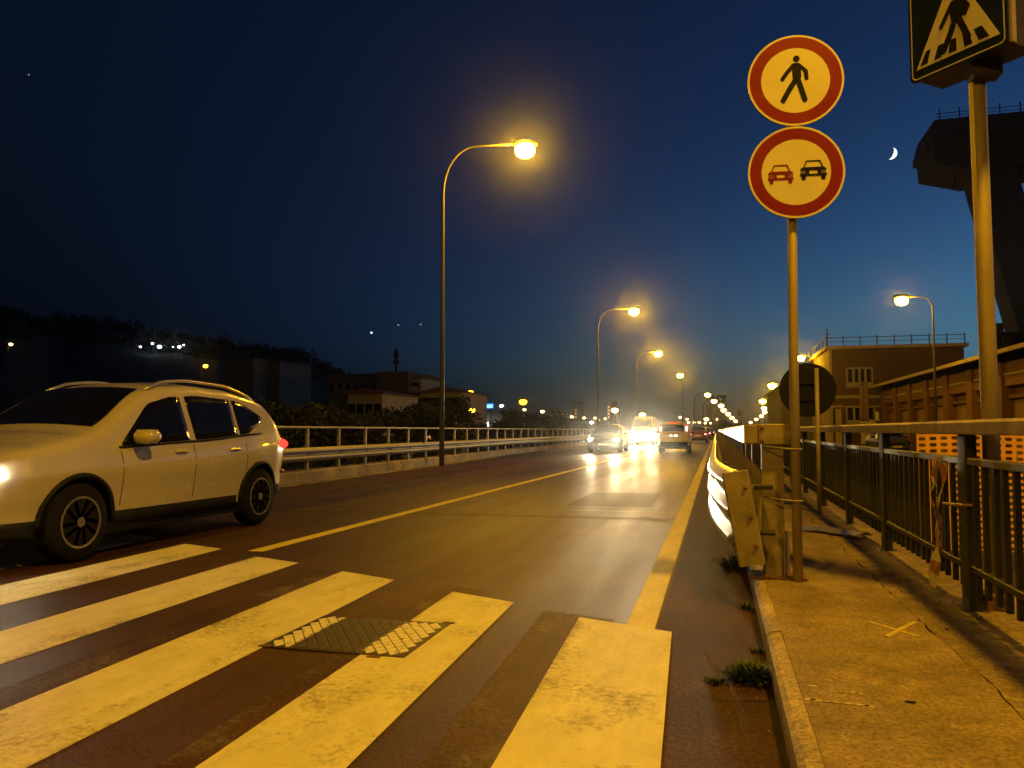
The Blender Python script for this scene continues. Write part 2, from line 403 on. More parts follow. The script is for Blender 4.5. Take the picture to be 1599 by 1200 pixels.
# ------------------------------------------------------------------ right guardrail
gr = thing('guardrail', (0, 0, 0), 'heavy right guardrail with box top beam and triple wave beam ending beside the round signs', 'guardrail')
def rx(y):
    pts = [(5.42, .17), (5.9, .115), (6.4, .07), (7, .03), (7.8, .0), (9.5, -.01), (700, -.01)]
    for (a, xa), (c, xc) in zip(pts, pts[1:]):
        if y <= c: t = (y - a) / (c - a); return xa + (xc - xa) * t
    return 0
pathR = [(rx(y) , y, 0) for y in [5.45, 5.7, 5.95, 6.2, 6.5, 6.8, 7.1, 7.5, 8, 9, 11, 14, 18, 25, 35, 50, 80]]
MB().sweep([(-u, z) for u, z in wprof(.3, .87, 3, .085)], pathR).obj('beam', M_BEAMTOP, gr, True)
# rolled end cap, leaning a little
cap = Matrix.Translation((.215, 5.42, .275)) @ Matrix.Rotation(R(-9.5), 4, 'Y')
MB().prism([(-.085, -.03), (-.075, -.045), (.07, -.045), (.085, -.03), (.085, .025), (-.085, .025)], 0, .61, cap).obj('end_cap', M_GALVD, gr)
pathT = [(.345, y, 0) for y in [5.62, 6, 7, 8, 10, 14, 20, 30, 50, 80]]
MB().sweep([(-.155, 1.06), (-.155, 1.175), (-.145, 1.185), (.145, 1.185), (.155, 1.175), (.155, 1.06), (.145, 1.055), (-.145, 1.055)], pathT).obj('top_beam', M_BEAMTOP, gr)
MB().bbox(.183, .275, 5.6, 5.625, 1.058, 1.187, .006).bbox(.277, .507, 5.595, 5.622, 1.052, 1.192, .006).obj('beam_end_plate', M_GALVD, gr)
cp = [(-.07, -.055), (.07, -.055), (.07, -.03), (-.045, -.047), (-.045, .047), (.07, .03), (.07, .055), (-.07, .055)]
post = MB().prism([(-.07, -.06), (.07, -.06), (.07, -.052), (-.062, -.052), (-.062, .052), (.07, .052), (.07, .06), (-.07, .06)], .15, 1.06)
post.bbox(-.13, .13, -.1, .1, .15, .168, .004)
pmesh = post.mesh('post', M_GALVD)
spc = MB().box(-.24, -.072, -.045, .045, .74, .765).box(-.24, -.072, -.045, .045, .44, .465).box(-.24, -.215, -.045, .045, .3, .87)
spmesh = spc.mesh('spacer', M_GALVD)
stiff = MB().prism([(-.06, .168), (.05, .168), (.05, .44), (.02, .47), (-.02, .47), (-.06, .4)], -.004, .004, Matrix.Rotation(R(90), 4, 'X')).mesh('stiffener', M_GALVD)
y = 5.72; i = 0
while y < 80:
    p = inst('post', pmesh, gr, (.37, y, 0))
    if y < 30:
        s_ = inst('spacer', spmesh, p, (-.1 if y > 6.5 else -.02, 0, 0))
    if i == 0:
        inst('stiffener', stiff, p, (0, -.075, 0)); inst('stiffener', stiff, p, (.085, -.02, 0), (0, 0, R(70)))
        MB().box(-.16, .2, -.14, .12, .152, .17).obj('base_plate', M_RUST, p)
    y += 1.5; i += 1
bh = MB().lathe([(.014, 0), (.014, .009), (.008, .014)], 6, Matrix.Rotation(R(90), 4, 'X')).mesh('bolt', M_RUST)
for bx_, bz_ in ((.30, 1.08), (.30, 1.165), (.485, 1.08), (.485, 1.165)): inst('bolt', bh, gr, (bx_, 5.594, bz_))
for dz_ in (.12, .31, .5):
    q_ = cap @ Vector((.045, -.046, dz_)); inst('bolt', bh, gr, tuple(q_))
# two flat brackets and bolts seen at the open end
MB().bbox(.24, .36, 5.5, 5.6, .755, .785, .004).obj('end_bracket', M_FENCE, gr); MB().bbox(.26, .37, 5.5, 5.6, .455, .48, .004).obj('end_bracket', M_FENCE, gr)

# ------------------------------------------------------------------ footway fence on the right
fn = thing('railing', (0, 0, 0), 'dark steel footway railing of flat posts and upright bars with broad worn handrail', 'railing')
FX = 1.38
fps = [2.73, 5.0, 7.27, 9.2, 11.3, 13.5] + [15.8 + 2.3 * i for i in range(20)]
fpm = MB().bbox(-.03, .03, -.075, .075, .13, 1.125, .006).bbox(-.07, .07, -.1, .1, .13, .15, .004).mesh('post', M_FENCE)
for y in fps: inst('post', fpm, fn, (FX, y, 0))
MB().sweep([(-.075, 1.13), (-.075, 1.19), (-.06, 1.205), (.06, 1.205), (.075, 1.19), (.075, 1.13), (.06, 1.125), (-.06, 1.125)], [(FX, 0.5, 0), (FX + .004, 3, 0), (FX - .004, 8, .0), (FX, 60, 0)]).obj('handrail', M_HAND, fn)
M_MID = mat('worn_rail_paint', (.16, .15, .12), .5, .3, var=.6, scale=6, bump=.2)
for a, c in zip(fps, fps[1:]):
    MB().bbox(FX-.025, FX+.025, a+.077, c-.077, .955, .995, .005).obj('mid_rail', M_MID, fn)
    MB().bbox(FX-.022, FX+.022, a+.077, c-.077, .36, .4, .005).obj('bottom_rail', M_FENCE, fn)
bar = MB().box(-.0135, .0135, -.016, .016, -.35, .35).mesh('bar', M_FENCE)
nb = 0; far = MB()
for a, c in zip(fps, fps[1:]):
    k = int((c - a - .15) / .145); st = (c - a) / (k + 1)
    for i in range(k):
        yy = a + st * (i + 1)
        if nb < 280: inst('bar', bar, fn, (FX + random.uniform(-.004, .004), yy, .605), (random.uniform(-.01, .01), 0, 0)); nb += 1
        else: far.box(FX-.0135, FX+.0135, yy-.016, yy+.016, .255, .955)
tag(far.obj('far_bars', M_FENCE, fn), kind='stuff')
# tape tied round the near post
tm = bpy.data.materials.new('barrier_tape'); tm.use_nodes = True
n_, l_ = tm.node_tree.nodes, tm.node_tree.links
tcn = n_.new('ShaderNodeTexCoord'); wv = n_.new('ShaderNodeTexWave'); wv.inputs['Scale'].default_value = 3.2; wv.bands_direction = 'DIAGONAL'; wv.inputs['Distortion'].default_value = .5
rp = n_.new('ShaderNodeValToRGB'); rp.color_ramp.interpolation = 'CONSTANT'; rp.color_ramp.elements[0].color = (.6, .52, .44, 1); rp.color_ramp.elements[1].position = .5; rp.color_ramp.elements[1].color = (.4, .2, .14, 1)
l_.new(tcn.outputs['Object'], wv.inputs[0]); l_.new(wv.outputs[0], rp.inputs[0]); l_.new(rp.outputs[0], n_['Principled BSDF'].inputs['Base Color'])
tape = thing('barrier_tape', (1.32, 5.16, 0), 'crumpled red and white barrier tape hanging from the nearest railing post', 'tape')
def ribbon(pts, wd, tw):
    v = []; f = []
    for i, p in enumerate(pts):
        a = tw * i + .5 * math.sin(i * 1.7); ww = wd * (.6 + .4 * math.sin(i * 1.1 + 1))
        d = Vector((math.cos(a), math.sin(a), 0)) * ww
        v += [Vector(p) - d, Vector(p), Vector(p) + d + Vector((0, .004, 0))]
    for i in range(len(pts)-1):
        for k in range(2): f.append((3*i+k, 3*i+k+1, 3*i+k+4, 3*i+k+3))
    return v, f
zs = [.99 - .055 * i for i in range(15)]
t1 = MB(); t1.add(*ribbon([(-.045 - .02 * math.sin(i * .55) - (.03 if i > 3 else 0), .02 * math.sin(i * .8) + .03, z) for i, z in enumerate(zs)], .035, .25))
t1.obj('hanging_strip', tm, tape)
t2 = MB(); t2.add(*ribbon([(-.03 + .015 * math.sin(i * .9), .0 + .012 * i, .96 - .05 * i) for i in range(12)], .025, -.3)); t2.obj('hanging_strip', tm, tape)
MB().tube([(-.03, .0, .72), (.0, -.26, .735), (.1, -.27, .735), (.13, -.05, .72), (.06, .01, .71), (-.03, .0, .72)], .008, 6).obj('knotted_loop', tm, tape)

# ------------------------------------------------------------------ round prohibition signs on their pole
SX, SY = .53, 5.56
sp = thing('sign_pole', (SX - .02, SY, .15), 'slim yellow-lit steel pole carrying two round signs, strapped to the guardrail end', 'sign pole')
MB().tube([(0, 0, 0), (0, 0, 1.5), (.022, 0, 3.6)], .031, 16).obj('pole', M_POLE, sp, True)
for z in (.54, .88):
    MB().tube([(-.2, .05, z+.01), (-.1, -.04, z), (-.02, -.042, z-.006), (.036, -.02, z-.008), (.036, .02, z-.004), (-.08, .13, z)], .006, 6).obj('wire_tie', M_GALV, sp)
FACE = Matrix.Translation((SX + .005, SY - .06, 0)) @ Matrix.Rotation(R(6), 4, 'Z') @ Matrix.Rotation(R(90), 4, 'X')   # local x right, y up, z towards the viewer
def disc_poly(r, n=48, cx=0, cy=0): return [(cx + r * math.cos(2*math.pi*k/n), cy + r * math.sin(2*math.pi*k/n)) for k in range(n)]
def ring(mb, r0, r1, z0, z1, M, n=48):
    v = []
    for r, z in ((r0, z0), (r1, z0), (r1, z1), (r0, z1)): v += [M @ Vector((r*math.cos(2*math.pi*k/n), r*math.sin(2*math.pi*k/n), z)) for k in range(n)]
    mb.add(v, [(j*n+k, j*n+(k+1)%n, ((j+1)%4)*n+(k+1)%n, ((j+1)%4)*n+k) for j in range(4) for k in range(n)])
def stroke(pts, wd, z0, z1, mb, M, n=8):   # thick rounded stroke
    pts = [Vector(p) for p in pts]
    for a, c in zip(pts, pts[1:]):
        d = (c - a).normalized(); nrm = Vector((-d.y, d.x)) * wd / 2
        ang = math.atan2(nrm.y, nrm.x); poly = []
        for k in range(n+1): t = ang + math.pi * k / n; poly.append((a.x + wd/2*math.cos(t), a.y + wd/2*math.sin(t)))
        for k in range(n+1): t = ang + math.pi + math.pi * k / n; poly.append((c.x + wd/2*math.cos(t), c.y + wd/2*math.sin(t)))
        mb.prism(poly, z0, z1, M); z1 += .0003
def round_sign(zc, label, r=.313, ox=0):
    s = thing('round_sign', (0, 0, 0), label, 'road sign')
    M = FACE.copy(); M = Matrix.Translation((ox, 0, zc)) @ M
    MB().prism(disc_poly(r), -.012, 0, M).obj('plate', M_SGREY, s)
    a = MB(); ring(a, r-.014, r, .0, .0035, M); a.obj('white_rim', M_SWHITE, s)
    a = MB(); ring(a, r*.715, r-.0142, .0, .003, M); a.obj('red_ring', M_SRED, s)
    MB().prism(disc_poly(r*.715-.0002), .0, .0025, M).obj('white_face', M_SWHITE, s)
    MB().box(-.1, .1, -.025, .025, -.045, -.0125, M).obj('bracket', M_GALVD, s)
    return s, M
s1, M1 = round_sign(3.505, 'upper round red-ringed sign with black walking figure on its pole', ox=.018)
pd = MB(); z0, z1 = .0026, .0048
pd.prism(disc_poly(.022, 20, .008, .148), z0, z1, M1)
pd.prism([(-.012, .118), (.02, .12), (.035, .1), (.038, .02), (.022, -.01), (-.005, -.01), (-.018, .02), (-.02, .08)], z0, z1 + .0004, M1)
stroke([(-.012, .105), (-.055, .055), (-.085, .012)], .026, z0, z1, pd, M1)
stroke([(.022, .105), (.068, .06), (.072, .01)], .026, z0, z1, pd, M1)
stroke([(-.002, .0), (-.04, -.06), (-.082, -.135)], .034, z0, z1 + .0006, pd, M1)
stroke([(.018, .0), (.036, -.06), (.058, -.135)], .034, z0, z1 + .0006, pd, M1)
pd.obj('walking_figure', M_BLACK, s1)
s2, M2 = round_sign(2.876, 'lower round red-ringed sign with red and black car symbols on its pole', ox=.01)
def car_icon(cx, cy, k, m):
    a = MB(); z0, z1 = .0026, .0046
    T = M2 @ Matrix.Translation((cx, cy, 0)) @ Matrix.Diagonal((k, k, 1, 1))
    stroke([(-.066, .012), (-.045, .062), (.045, .062), (.066, .012)], .009, z0, z1, a, T)
    a.prism([(-.088, .006), (-.07, .018), (.07, .018), (.088, .006), (.086, -.004), (-.086, -.004)], z0, z1 + .001, T)
    a.prism([(-.052, -.004), (-.028, -.004), (-.028, -.032), (-.052, -.032)], z0, z1, T)
    a.prism([(.028, -.004), (.052, -.004), (.052, -.032), (.028, -.032)], z0, z1, T)
    for zz in (-.012, -.022): a.prism([(-.086, zz), (-.052, zz), (-.052, zz-.004), (-.086, zz-.004)], z0, z1-.0004, T).prism([(.052, zz), (.086, zz), (.086, zz-.004), (.052, zz-.004)], z0, z1-.0004, T)
    a.prism([(-.09, -.03), (.09, -.03), (.09, -.044), (-.09, -.044)], z0, z1 + .0012, T)
    a.prism([(-.08, -.044), (-.052, -.044), (-.052, -.068), (-.058, -.073), (-.074, -.073), (-.08, -.068)], z0, z1, T)
    a.prism([(.052, -.044), (.08, -.044), (.08, -.068), (.074, -.073), (.058, -.073), (.052, -.068)], z0, z1, T)
    a.obj('car_symbol', m, s2)
car_icon(-.1, -.008, .92, M_SRED); car_icon(.11, .012, .95, M_BLACK)

# ------------------------------------------------------------------ pedestrian crossing sign box on the tall pole
cpz = thing('sign_pole', (1.51, 5.02, .15), 'thicker steel pole behind the dark railing holding the pedestrian crossing sign', 'sign pole')
MB().tube([(0, 0, -.2), (0, 0, 1.5), (-.01, 0, 4.0)], .045, 18).obj('pole', M_POLE, cpz, True)
MB().bbox(-.07, .07, -.07, .07, -.02, .09, .01).obj('foot_block', M_RUST, cpz)
cs = thing('crossing_sign', (1.375, 4.93, 3.27), 'square dark crossing sign box with pedestrian in a pale triangle, at upper right', 'road sign')
u = Vector((.66, -.751, 0)); nrm = Vector((-.751, -.66, 0))
CM = Matrix(((u.x, 0, nrm.x, 0), (u.y, 0, nrm.y, 0), (0, 1, 0, 0), (0, 0, 0, 1)))
def rrect(x0, x1, y0, y1, r, n=6):
    out = []
    for cx, cy, a0 in ((x1-r, y0+r, -90), (x1-r, y1-r, 0), (x0+r, y1-r, 90), (x0+r, y0+r, 180)):
        out += [(cx + r*math.cos(R(a0 + 90*k/n)), cy + r*math.sin(R(a0 + 90*k/n))) for k in range(n+1)]
    return out
hw = .295
MB().prism(rrect(-hw, hw, -.02, .6, .035), -.012, 0, CM).obj('face_panel', M_SBLUE, cs)
M_BOXS = mat('sign_box_brown', (.035, .025, .016), .6, .2, var=.4, scale=5)
MB().prism([(-.27, .0), (.285, .0), (.285, .57), (-.27, .57)], -.27, -.0125, CM).obj('case', M_BOXS, cs)
MB().prism([(.2851, .0), (.30, .0), (.30, .58), (.2851, .58)], -.07, -.03, CM).prism([(.2851, .0), (.30, .0), (.30, .58), (.2851, .58)], -.27, -.22, CM).obj('case_rib', M_GALVD, cs)
o_, i_ = rrect(-hw+.014, hw-.014, -.006, .586, .03), rrect(-hw+.021, hw-.021, .001, .579, .024)
nn = len(o_); v = [CM @ Vector((p[0], p[1], .0015)) for p in o_ + i_]
MB().add(v, [(k, (k+1) % nn, nn+(k+1) % nn, nn+k) for k in range(nn)]).obj('border_line', M_SWHITE, cs)
MB().prism([(-.252, .052), (.252, .052), (0, .545)], .0, .0015, CM).obj('triangle', M_SWHITE, cs)
a = MB(); q0, q1 = .0015, .0032
for x0, x1, x2, x3 in ((-.225, -.178, -.155, -.185), (-.135, -.09, -.075, -.108), (-.045, .005, .003, -.032), (.05, .1, .075, .042), (.135, .195, .155, .108)):
    a.prism([(x0, .068), (x1, .068), (x2, .145), (x3, .145)], q0, q1, CM)
a.prism(disc_poly(.03, 20, .02, .405), q0, q1 + .001, CM)
a.prism([(-.015, .37), (.05, .37), (.06, .3), (.04, .235), (-.02, .235), (-.03, .3)], q0, q1 + .001, CM)
stroke([(-.015, .355), (-.05, .3), (-.085, .245)], .026, q0, q1 + .0014, a, CM)
stroke([(.045, .35), (.078, .3), (.06, .262)], .026, q0, q1 + .0014, a, CM)
stroke([(-.005, .24), (-.035, .17), (-.075, .095)], .036, q0, q1 + .002, a, CM)
stroke([(.025, .24), (.05, .18), (.075, .115)], .036, q0, q1 + .002, a, CM)
a.obj('pedestrian_pictogram', M_BLACK, cs)
MB().bbox(.075, .235, -.02, .1, -.1, 0, .01).obj('mount', M_BOXS, cs)

# a far round sign seen from behind by the footway
rb = thing('round_sign', (1.17, 10.2, .15), 'dark back of a round sign on a short post beyond the signs', 'road sign')
bl = Matrix.Translation((-.08, -.0, 1.49)) @ Matrix.Rotation(R(90), 4, 'X')
MB().prism(disc_poly(.33), -.012, 0, bl).obj('plate', M_SGREY, rb)
MB().tube([(.02, -.045, 0), (.02, -.045, 1.75)], .026, 12).obj('post', M_GALVD, rb, True)
MB().box(-.2, .05, -.03, -.001, 1.36, 1.4).box(-.2, .05, -.03, -.001, 1.56, 1.6).obj('bracket', M_SGREY, rb)

# ------------------------------------------------------------------ orange safety net beyond the fence
M_NET = mat('orange_plastic_net', (.8, .42, .1), .5, var=.15)
na, nbp = Vector((1.96, 8.76, 0)), Vector((3.9, 9.2, 0)); L = (nbp - na).length; du = (nbp - na) / L
pw, ph = .108, .064
nc, nr = int(L / pw), 19
v = []; f = []
for c_ in range(nc):
    for r_ in range(nr):
        k0 = len(v); cx, cz = (c_ + .5) * pw, -.06 + (r_ + .5) * ph
        sag = .012 * math.sin(cx * 4) + .01 * noise.noise(Vector((cx*2, cz*2, 0)))
        wob = .03 * noise.noise(Vector((cx*1.3, cz*1.3, 7)))
        hx, hz = .037, .019
        for dx_, dz_ in ((1,0),(1,1),(0,1),(-1,1),(-1,0),(-1,-1),(0,-1),(1,-1)):
            p = na + du * (cx + dx_*pw/2); sg = .012 * math.sin((cx+dx_*pw/2) * 4)
            v.append((p.x, p.y + wob*0 + .03*noise.noise(Vector(((cx+dx_*pw/2)*1.3, (cz+dz_*ph/2)*1.3, 7))), cz + dz_*ph/2 + sg))
        for t_ in range(8):
            a_ = t_ * math.pi / 4; p = na + du * (cx + hx*math.cos(a_)*(1 if t_ % 2 == 0 else 1.1))
            v.append((p.x, p.y + wob, cz + hz*math.sin(a_)*(1 if t_ % 2 == 0 else 1.1) + sag))
        f += [(k0+t_, k0+(t_+1) % 8, k0+8+(t_+1) % 8, k0+8+t_) for t_ in range(8)]
nt_ = thing('safety_net', (0, 0, 0), 'orange plastic mesh barrier with oval holes strung beyond the dark railing', 'barrier net')
MB().add(v, f).obj('mesh_sheet', M_NET, nt_)
for t_ in (.02, L*.5, L-.02): MB().tube([na + du*t_ + Vector((0, .02, -.3)), na + du*t_ + Vector((0, .02, 1.12))], .014, 8).obj('stake', M_GALVD, nt_)

# ------------------------------------------------------------------ access cover in the crossing
gv = thing('access_cover', (-1.95, 4.14, 0), 'rectangular iron access cover with diamond tread, partly under stripe paint', 'manhole cover')
M_IRON = mat('cast_iron', (.05, .035, .022), .5, .5, var=.4, scale=20, bump=.3)
MB().box(-.412, .412, -.362, .362, .0015, .0064).obj('frame', M_IRON, gv)
m = bpy.data.materials.new('part_painted_iron'); m.use_nodes = True; n_, l_ = m.node_tree.nodes, m.node_tree.links
g_ = n_.new('ShaderNodeNewGeometry'); sx_ = n_.new('ShaderNodeSeparateXYZ'); l_.new(g_.outputs['Position'], sx_.inputs[0])
nz_ = n_.new('ShaderNodeTexNoise'); nz_.inputs['Scale'].default_value = 30; l_.new(g_.outputs['Position'], nz_.inputs['Vector'])
ad_ = n_.new('ShaderNodeMath'); ad_.operation = 'MULTIPLY_ADD'; ad_.inputs[1].default_value = .05; l_.new(nz_.outputs[0], ad_.inputs[0]); l_.new(sx_.outputs[0], ad_.inputs[2])
def step(lo, hi):
    s = n_.new('ShaderNodeMapRange'); s.inputs[1].default_value = lo; s.inputs[2].default_value = hi; l_.new(ad_.outputs[0], s.inputs[0]); return s.outputs[0]
st_ = step(-1.78, -1.765)
st2 = step(-2.17, -2.185)
mx = n_.new('ShaderNodeMath'); mx.operation = 'MAXIMUM'; l_.new(st_, mx.inputs[0]); l_.new(st2, mx.inputs[1])
nw = n_.new('ShaderNodeMapRange'); nw.inputs[1].default_value = .26; nw.inputs[2].default_value = .42; l_.new(nz_.outputs[0], nw.inputs[0])
ml = n_.new('ShaderNodeMath'); ml.operation = 'MULTIPLY'; l_.new(mx.outputs[0], ml.inputs[0]); l_.new(nw.outputs[0], ml.inputs[1])
cm_ = n_.new('ShaderNodeMix'); cm_.data_type = 'RGBA'; cm_.inputs[6].default_value = (.045, .037, .03, 1); cm_.inputs[7].default_value = (.66, .64, .58, 1)
l_.new(ml.outputs[0], cm_.inputs[0]); l_.new(cm_.outputs[2], n_['Principled BSDF'].inputs['Base Color']); n_['Principled BSDF'].inputs['Roughness'].default_value = .5
MB().box(-.405, .405, -.355, .355, .0065, .0076).obj('plate', M_IRON, gv)
a = MB(); cw, ch = .066, .10
for i in range(-6, 7):
    for j in range(-7, 8):
        cx, cy = (i + .5 * (j % 2)) * cw, j * ch / 2
        if abs(cx) > .375 or abs(cy) > .335: continue
        dx, dy = cw * .5 * .9, ch * .5 * .9
        a.add([(cx-dx, cy, .0076), (cx, cy-dy, .0076), (cx+dx, cy, .0076), (cx, cy+dy, .0076), (cx-dx*.85, cy, .0094), (cx, cy-dy*.85, .0094), (cx+dx*.85, cy, .0094), (cx, cy+dy*.85, .0094)],
              [(4,5,6,7), (0,1,5,4), (1,2,6,5), (2,3,7,6), (3,0,4,7)])
a.obj('diamond_tread', m, gv)
for x0, y0 in ((-.24, .36), (.36, .36), (.22, -.4), (-.42, -.36)): MB().box(x0, x0+.07, y0, y0+.03, .0016, .0088).obj('lifting_lug', M_RUST, gv)

# ------------------------------------------------------------------ small things on the pavement
M_SPRAY = paint('yellow_spray_paint', (.6, .5, .04), .85, 1.25)
M_SPRAYC = mat('yellow_spray', (.55, .46, .05), .8, var=.55, scale=40)
def bar_sheet(b, x0, y0, x1, y1, wd, z):
    d = Vector((-(y1-y0), x1-x0)).normalized() * wd / 2
    b.add([(x0-d.x, y0-d.y, z), (x1-d.x, y1-d.y, z), (x1+d.x, y1+d.y, z), (x0+d.x, y0+d.y, z)], [(0,1,2,3)])
b = MB(); bar_sheet(b, .755, 4.50, .94, 4.24, .022, .1553); bar_sheet(b, .785, 4.20, .99, 4.56, .026, .156)
tag(b.obj('painted_cross', M_SPRAYC), kind='structure')
b = MB()
for x, y, r in ((.335, 3.16, .028), (.515, 3.14, .026), (.50, 3.28, .024), (.35, 3.33, .016), (.42, 3.42, .014), (.44, 3.28, .012)):
    v = [(x + r*1.5*math.cos(t)*(.8+.3*noise.noise(Vector((x*9, t, 0)))), y + r*.8*math.sin(t)*(.8+.4*noise.noise(Vector((y*9, t, 2)))), .1548) for t in [2*math.pi*k/14 for k in range(14)]]
    b.add(v, [tuple(range(14))])
bar_sheet(b, .345, 3.155, .51, 3.145, .014, .1554)
bar_sheet(b, .42, 3.28, .50, 3.28, .014, .1554)
tag(b.obj('pavement_scars', mat('pale_filler', (.5, .45, .33), .8, var=.5, scale=30, bump=.5)), kind='structure')
b = MB()
for x, y, r in ((.333, 3.16, .011), (.513, 3.14, .011), (.503, 3.28, .009), (.675, 3.22, .02)):
    b.add([(x + r*math.cos(t), y + r*.7*math.sin(t), .1565) for t in [2*math.pi*k/10 for k in range(10)]], [tuple(range(10))])
tag(b.obj('bolt_holes', M_BLACK), kind='structure')
ms = thing('metal_strip', (1.2, 8.2, .15), 'bent strip of bright sheet metal lying at the foot of the railing', 'metal strip')
MB().sweep([(-.07, 0), (-.02, .035), (.03, .025), (.09, .002), (.09, -.0), (.03, .02), (-.02, .03), (-.07, -.003)], [(-.36, .18, .01), (-.2, .06, .03), (0, -.1, .02), (.1, -.42, .045)]).obj('sheet', M_BEAMTOP, ms)
b = MB()
for i in range(26):
    x, y = random.uniform(1.1, 1.35), random.uniform(4.2, 8.5); s_ = random.uniform(.006, .02)
    b.blob((x, y, .15 + s_*.4), (s_, s_*1.2, s_*.6), 3)
for i in range(22):
    x, y = random.uniform(-.1, .2), random.uniform(2.6, 6); s_ = random.uniform(.003, .008)
    b.blob((x, y, s_*.4), (s_, s_*1.2, s_*.6), 3)
tag(b.obj('grit', M_CONC2), kind='stuff')
M_LEAF = mat('weed_leaf', (.035, .06, .018), .6, var=.4, scale=30)
def weed(loc, n, r, h, label):
    t = thing('weed', loc, label, 'weed')
    v = []; f = []
    for i in range(n):
        a_ = random.uniform(0, 2*math.pi); q = random.random() ** .6 * r; x, y = q*math.cos(a_), q*.8*math.sin(a_)
        lean = Vector((math.cos(a_), math.sin(a_), 0)) * random.uniform(.2, 1.0) * h; hh = h * random.uniform(.35, 1) * (1 - .5*q/r)
        wv_ = Vector((-math.sin(a_), math.cos(a_), 0)) * random.uniform(.003, .008)
        p0 = Vector((x, y, 0)); p1 = p0 + lean*.4 + Vector((0, 0, hh*.7)); p2 = p0 + lean + Vector((0, 0, hh))
        k = len(v); v += [p0 - wv_*.5, p0 + wv_*.5, p1 + wv_, p1 - wv_, p2]; f += [(k, k+1, k+2, k+3), (k+3, k+2, k+4)]
    MB().add(v, f).obj('leaves', M_LEAF, t); return t
weed((.145, 3.86, 0), 420, .105, .11, 'ragged green weed growing between road edge and kerb in the foreground')
weed((-.01, 3.78, 0), 60, .06, .04, 'small low sprig of weed on asphalt just left of the big kerb weed')
weed((.17, 5.35, 0), 45, .05, .06, 'tiny weed at the foot of the guardrail end cap')
weed((.19, 4.35, 0), 30, .035, .04, 'tiny weed in the kerb joint between the big weed and the guardrail end')
weed((.13, 6.9, 0), 160, .13, .16, 'dim tuft of weed under the wave beam of the right guardrail')

# ------------------------------------------------------------------ street lamps
def spot(parent, loc, watts, col=SODIUM, size=.22, angle=165, rot=(0, 0, 0), blend=.5):
    ld = bpy.data.lights.new('lamp_light', 'SPOT'); ld.energy = watts; ld.color = col; ld.shadow_soft_size = size
    ld.spot_size = R(angle); ld.spot_blend = blend
    o = bpy.data.objects.new('lamp_light', ld); C.objects.link(o); o.parent = parent; o.location = loc; o.rotation_euler = rot
    return o
def street_lamp(base, head, label, group, lens=M_LENS, light=LAMP_W, k=1., pr=.085, curve=1.6):
    """pole from base straight up, then bending over to the head"""
    base, head = Vector(base), Vector(head)
    t = thing('street_lamp', base, label, 'street lamp', group)
    h = head - base; arm = Vector((h.x, h.y, 0)); al = arm.length; ad = arm.normalized() if al > .01 else Vector((1, 0, 0))
    c = min(curve, al * .8); top = h.z + .2 * k
    pts = [Vector((0, 0, 0)), Vector((0, 0, h.z*.5)), Vector((0, 0, top - c * 1.5))]
    for i in range(1, 9):
        a_ = i / 8 * math.pi / 2
        pts.append(ad * (c * (1 - math.cos(a_))) + Vector((0, 0, top - c*1.5 + c*1.42*math.sin(a_))))
    pts.append(ad * (al - .25 * k) + Vector((0, 0, top)))
    rr = [pr*k, pr*k*.8] + [pr*k*.62] + [pr*k*.55 - i*.002 for i in range(8)] + [pr*k*.4]
    MB().tube(pts, rr, 10).obj('pole', M_POLEL, t, True)
    hd = MB().blob((0, 0, 0), (.46*k, .2*k, .12*k), 6)
    ang = math.atan2(ad.y, ad.x)
    T = Matrix.Translation(h + Vector((0, 0, .22*k))) @ Matrix.Rotation(ang, 4, 'Z')
    hd.v = [tuple(T @ Vector(p)) for p in hd.v]
    ho = hd.obj('lamp_head', M_POLEL, t, True)
    ra = .31 * k if light else .32 * k
    ln = MB().blob((0, 0, 0), (ra*1.05, ra, ra*.8), 6)
    T2 = Matrix.Translation(h); ln.v = [tuple(T2 @ Vector(p)) for p in ln.v]
    if light:                      # the glowing bowl itself lights the street
        lens = emit('sodium_bowl', SODIUM, light / (39.5 * ra * ra)); lens.cycles.emission_sampling = 'FRONT'
    ln.obj('lens', lens, ho, True)
    return t
G1 = 'street lamps along the left side of the road'
row = [(820, 235, 25, 690), (990, 487, 60.5, 934), (1028, 553, 91, 995), (1062, 587, 125, 1066)]
for i, (px, py, Y, bx) in enumerate(row):
    hd = at(px, py, Y); bs = at(bx, 660, Y - .85); bs.z = -.2
    lab = ['tall curved street lamp nearest the camera, glowing high over the left guardrail', 'second curved street lamp along the left guardrail, left of the oncoming car', 'third lamp along the left side, above the oncoming glare', 'fourth lamp along the left side, above the pale hatchback'][i]
    street_lamp(bs, hd, lab, G1, k=1.0 + .12*i, light=LAMP_W, curve=1.15)
street_lamp((-9.6, -11, -.2), (-6, -11, 10.4), 'street lamp standing behind the camera on the left side', G1)
street_lamp((7.0, 2.9, -.3), (2.7, 2.9, 9.4), 'street lamp on the right that overhangs the crossing, above the picture', 'street lamps along the right side', light=LAMP_W*.85)
row2 = [(1105, 617, 195), (1115, 627, 240), (1126, 634, 285), (1130, 641, 335), (1137, 647, 400), (1143, 653, 500), (1149, 658, 600)]
for i, (px, py, Y) in enumerate(row2):
    hd = at(px, py, Y); bs = hd.copy(); bs.x -= 3.2; bs.z = -.2
    street_lamp(bs, hd, '%s lamp from the left in the curving far string of lights above the road' % ORD[i], 'far string of lamps curving right', M_LENSF, 0, k=2.2 + .35*i)
GR = 'street lamps of the street beyond the right fence'
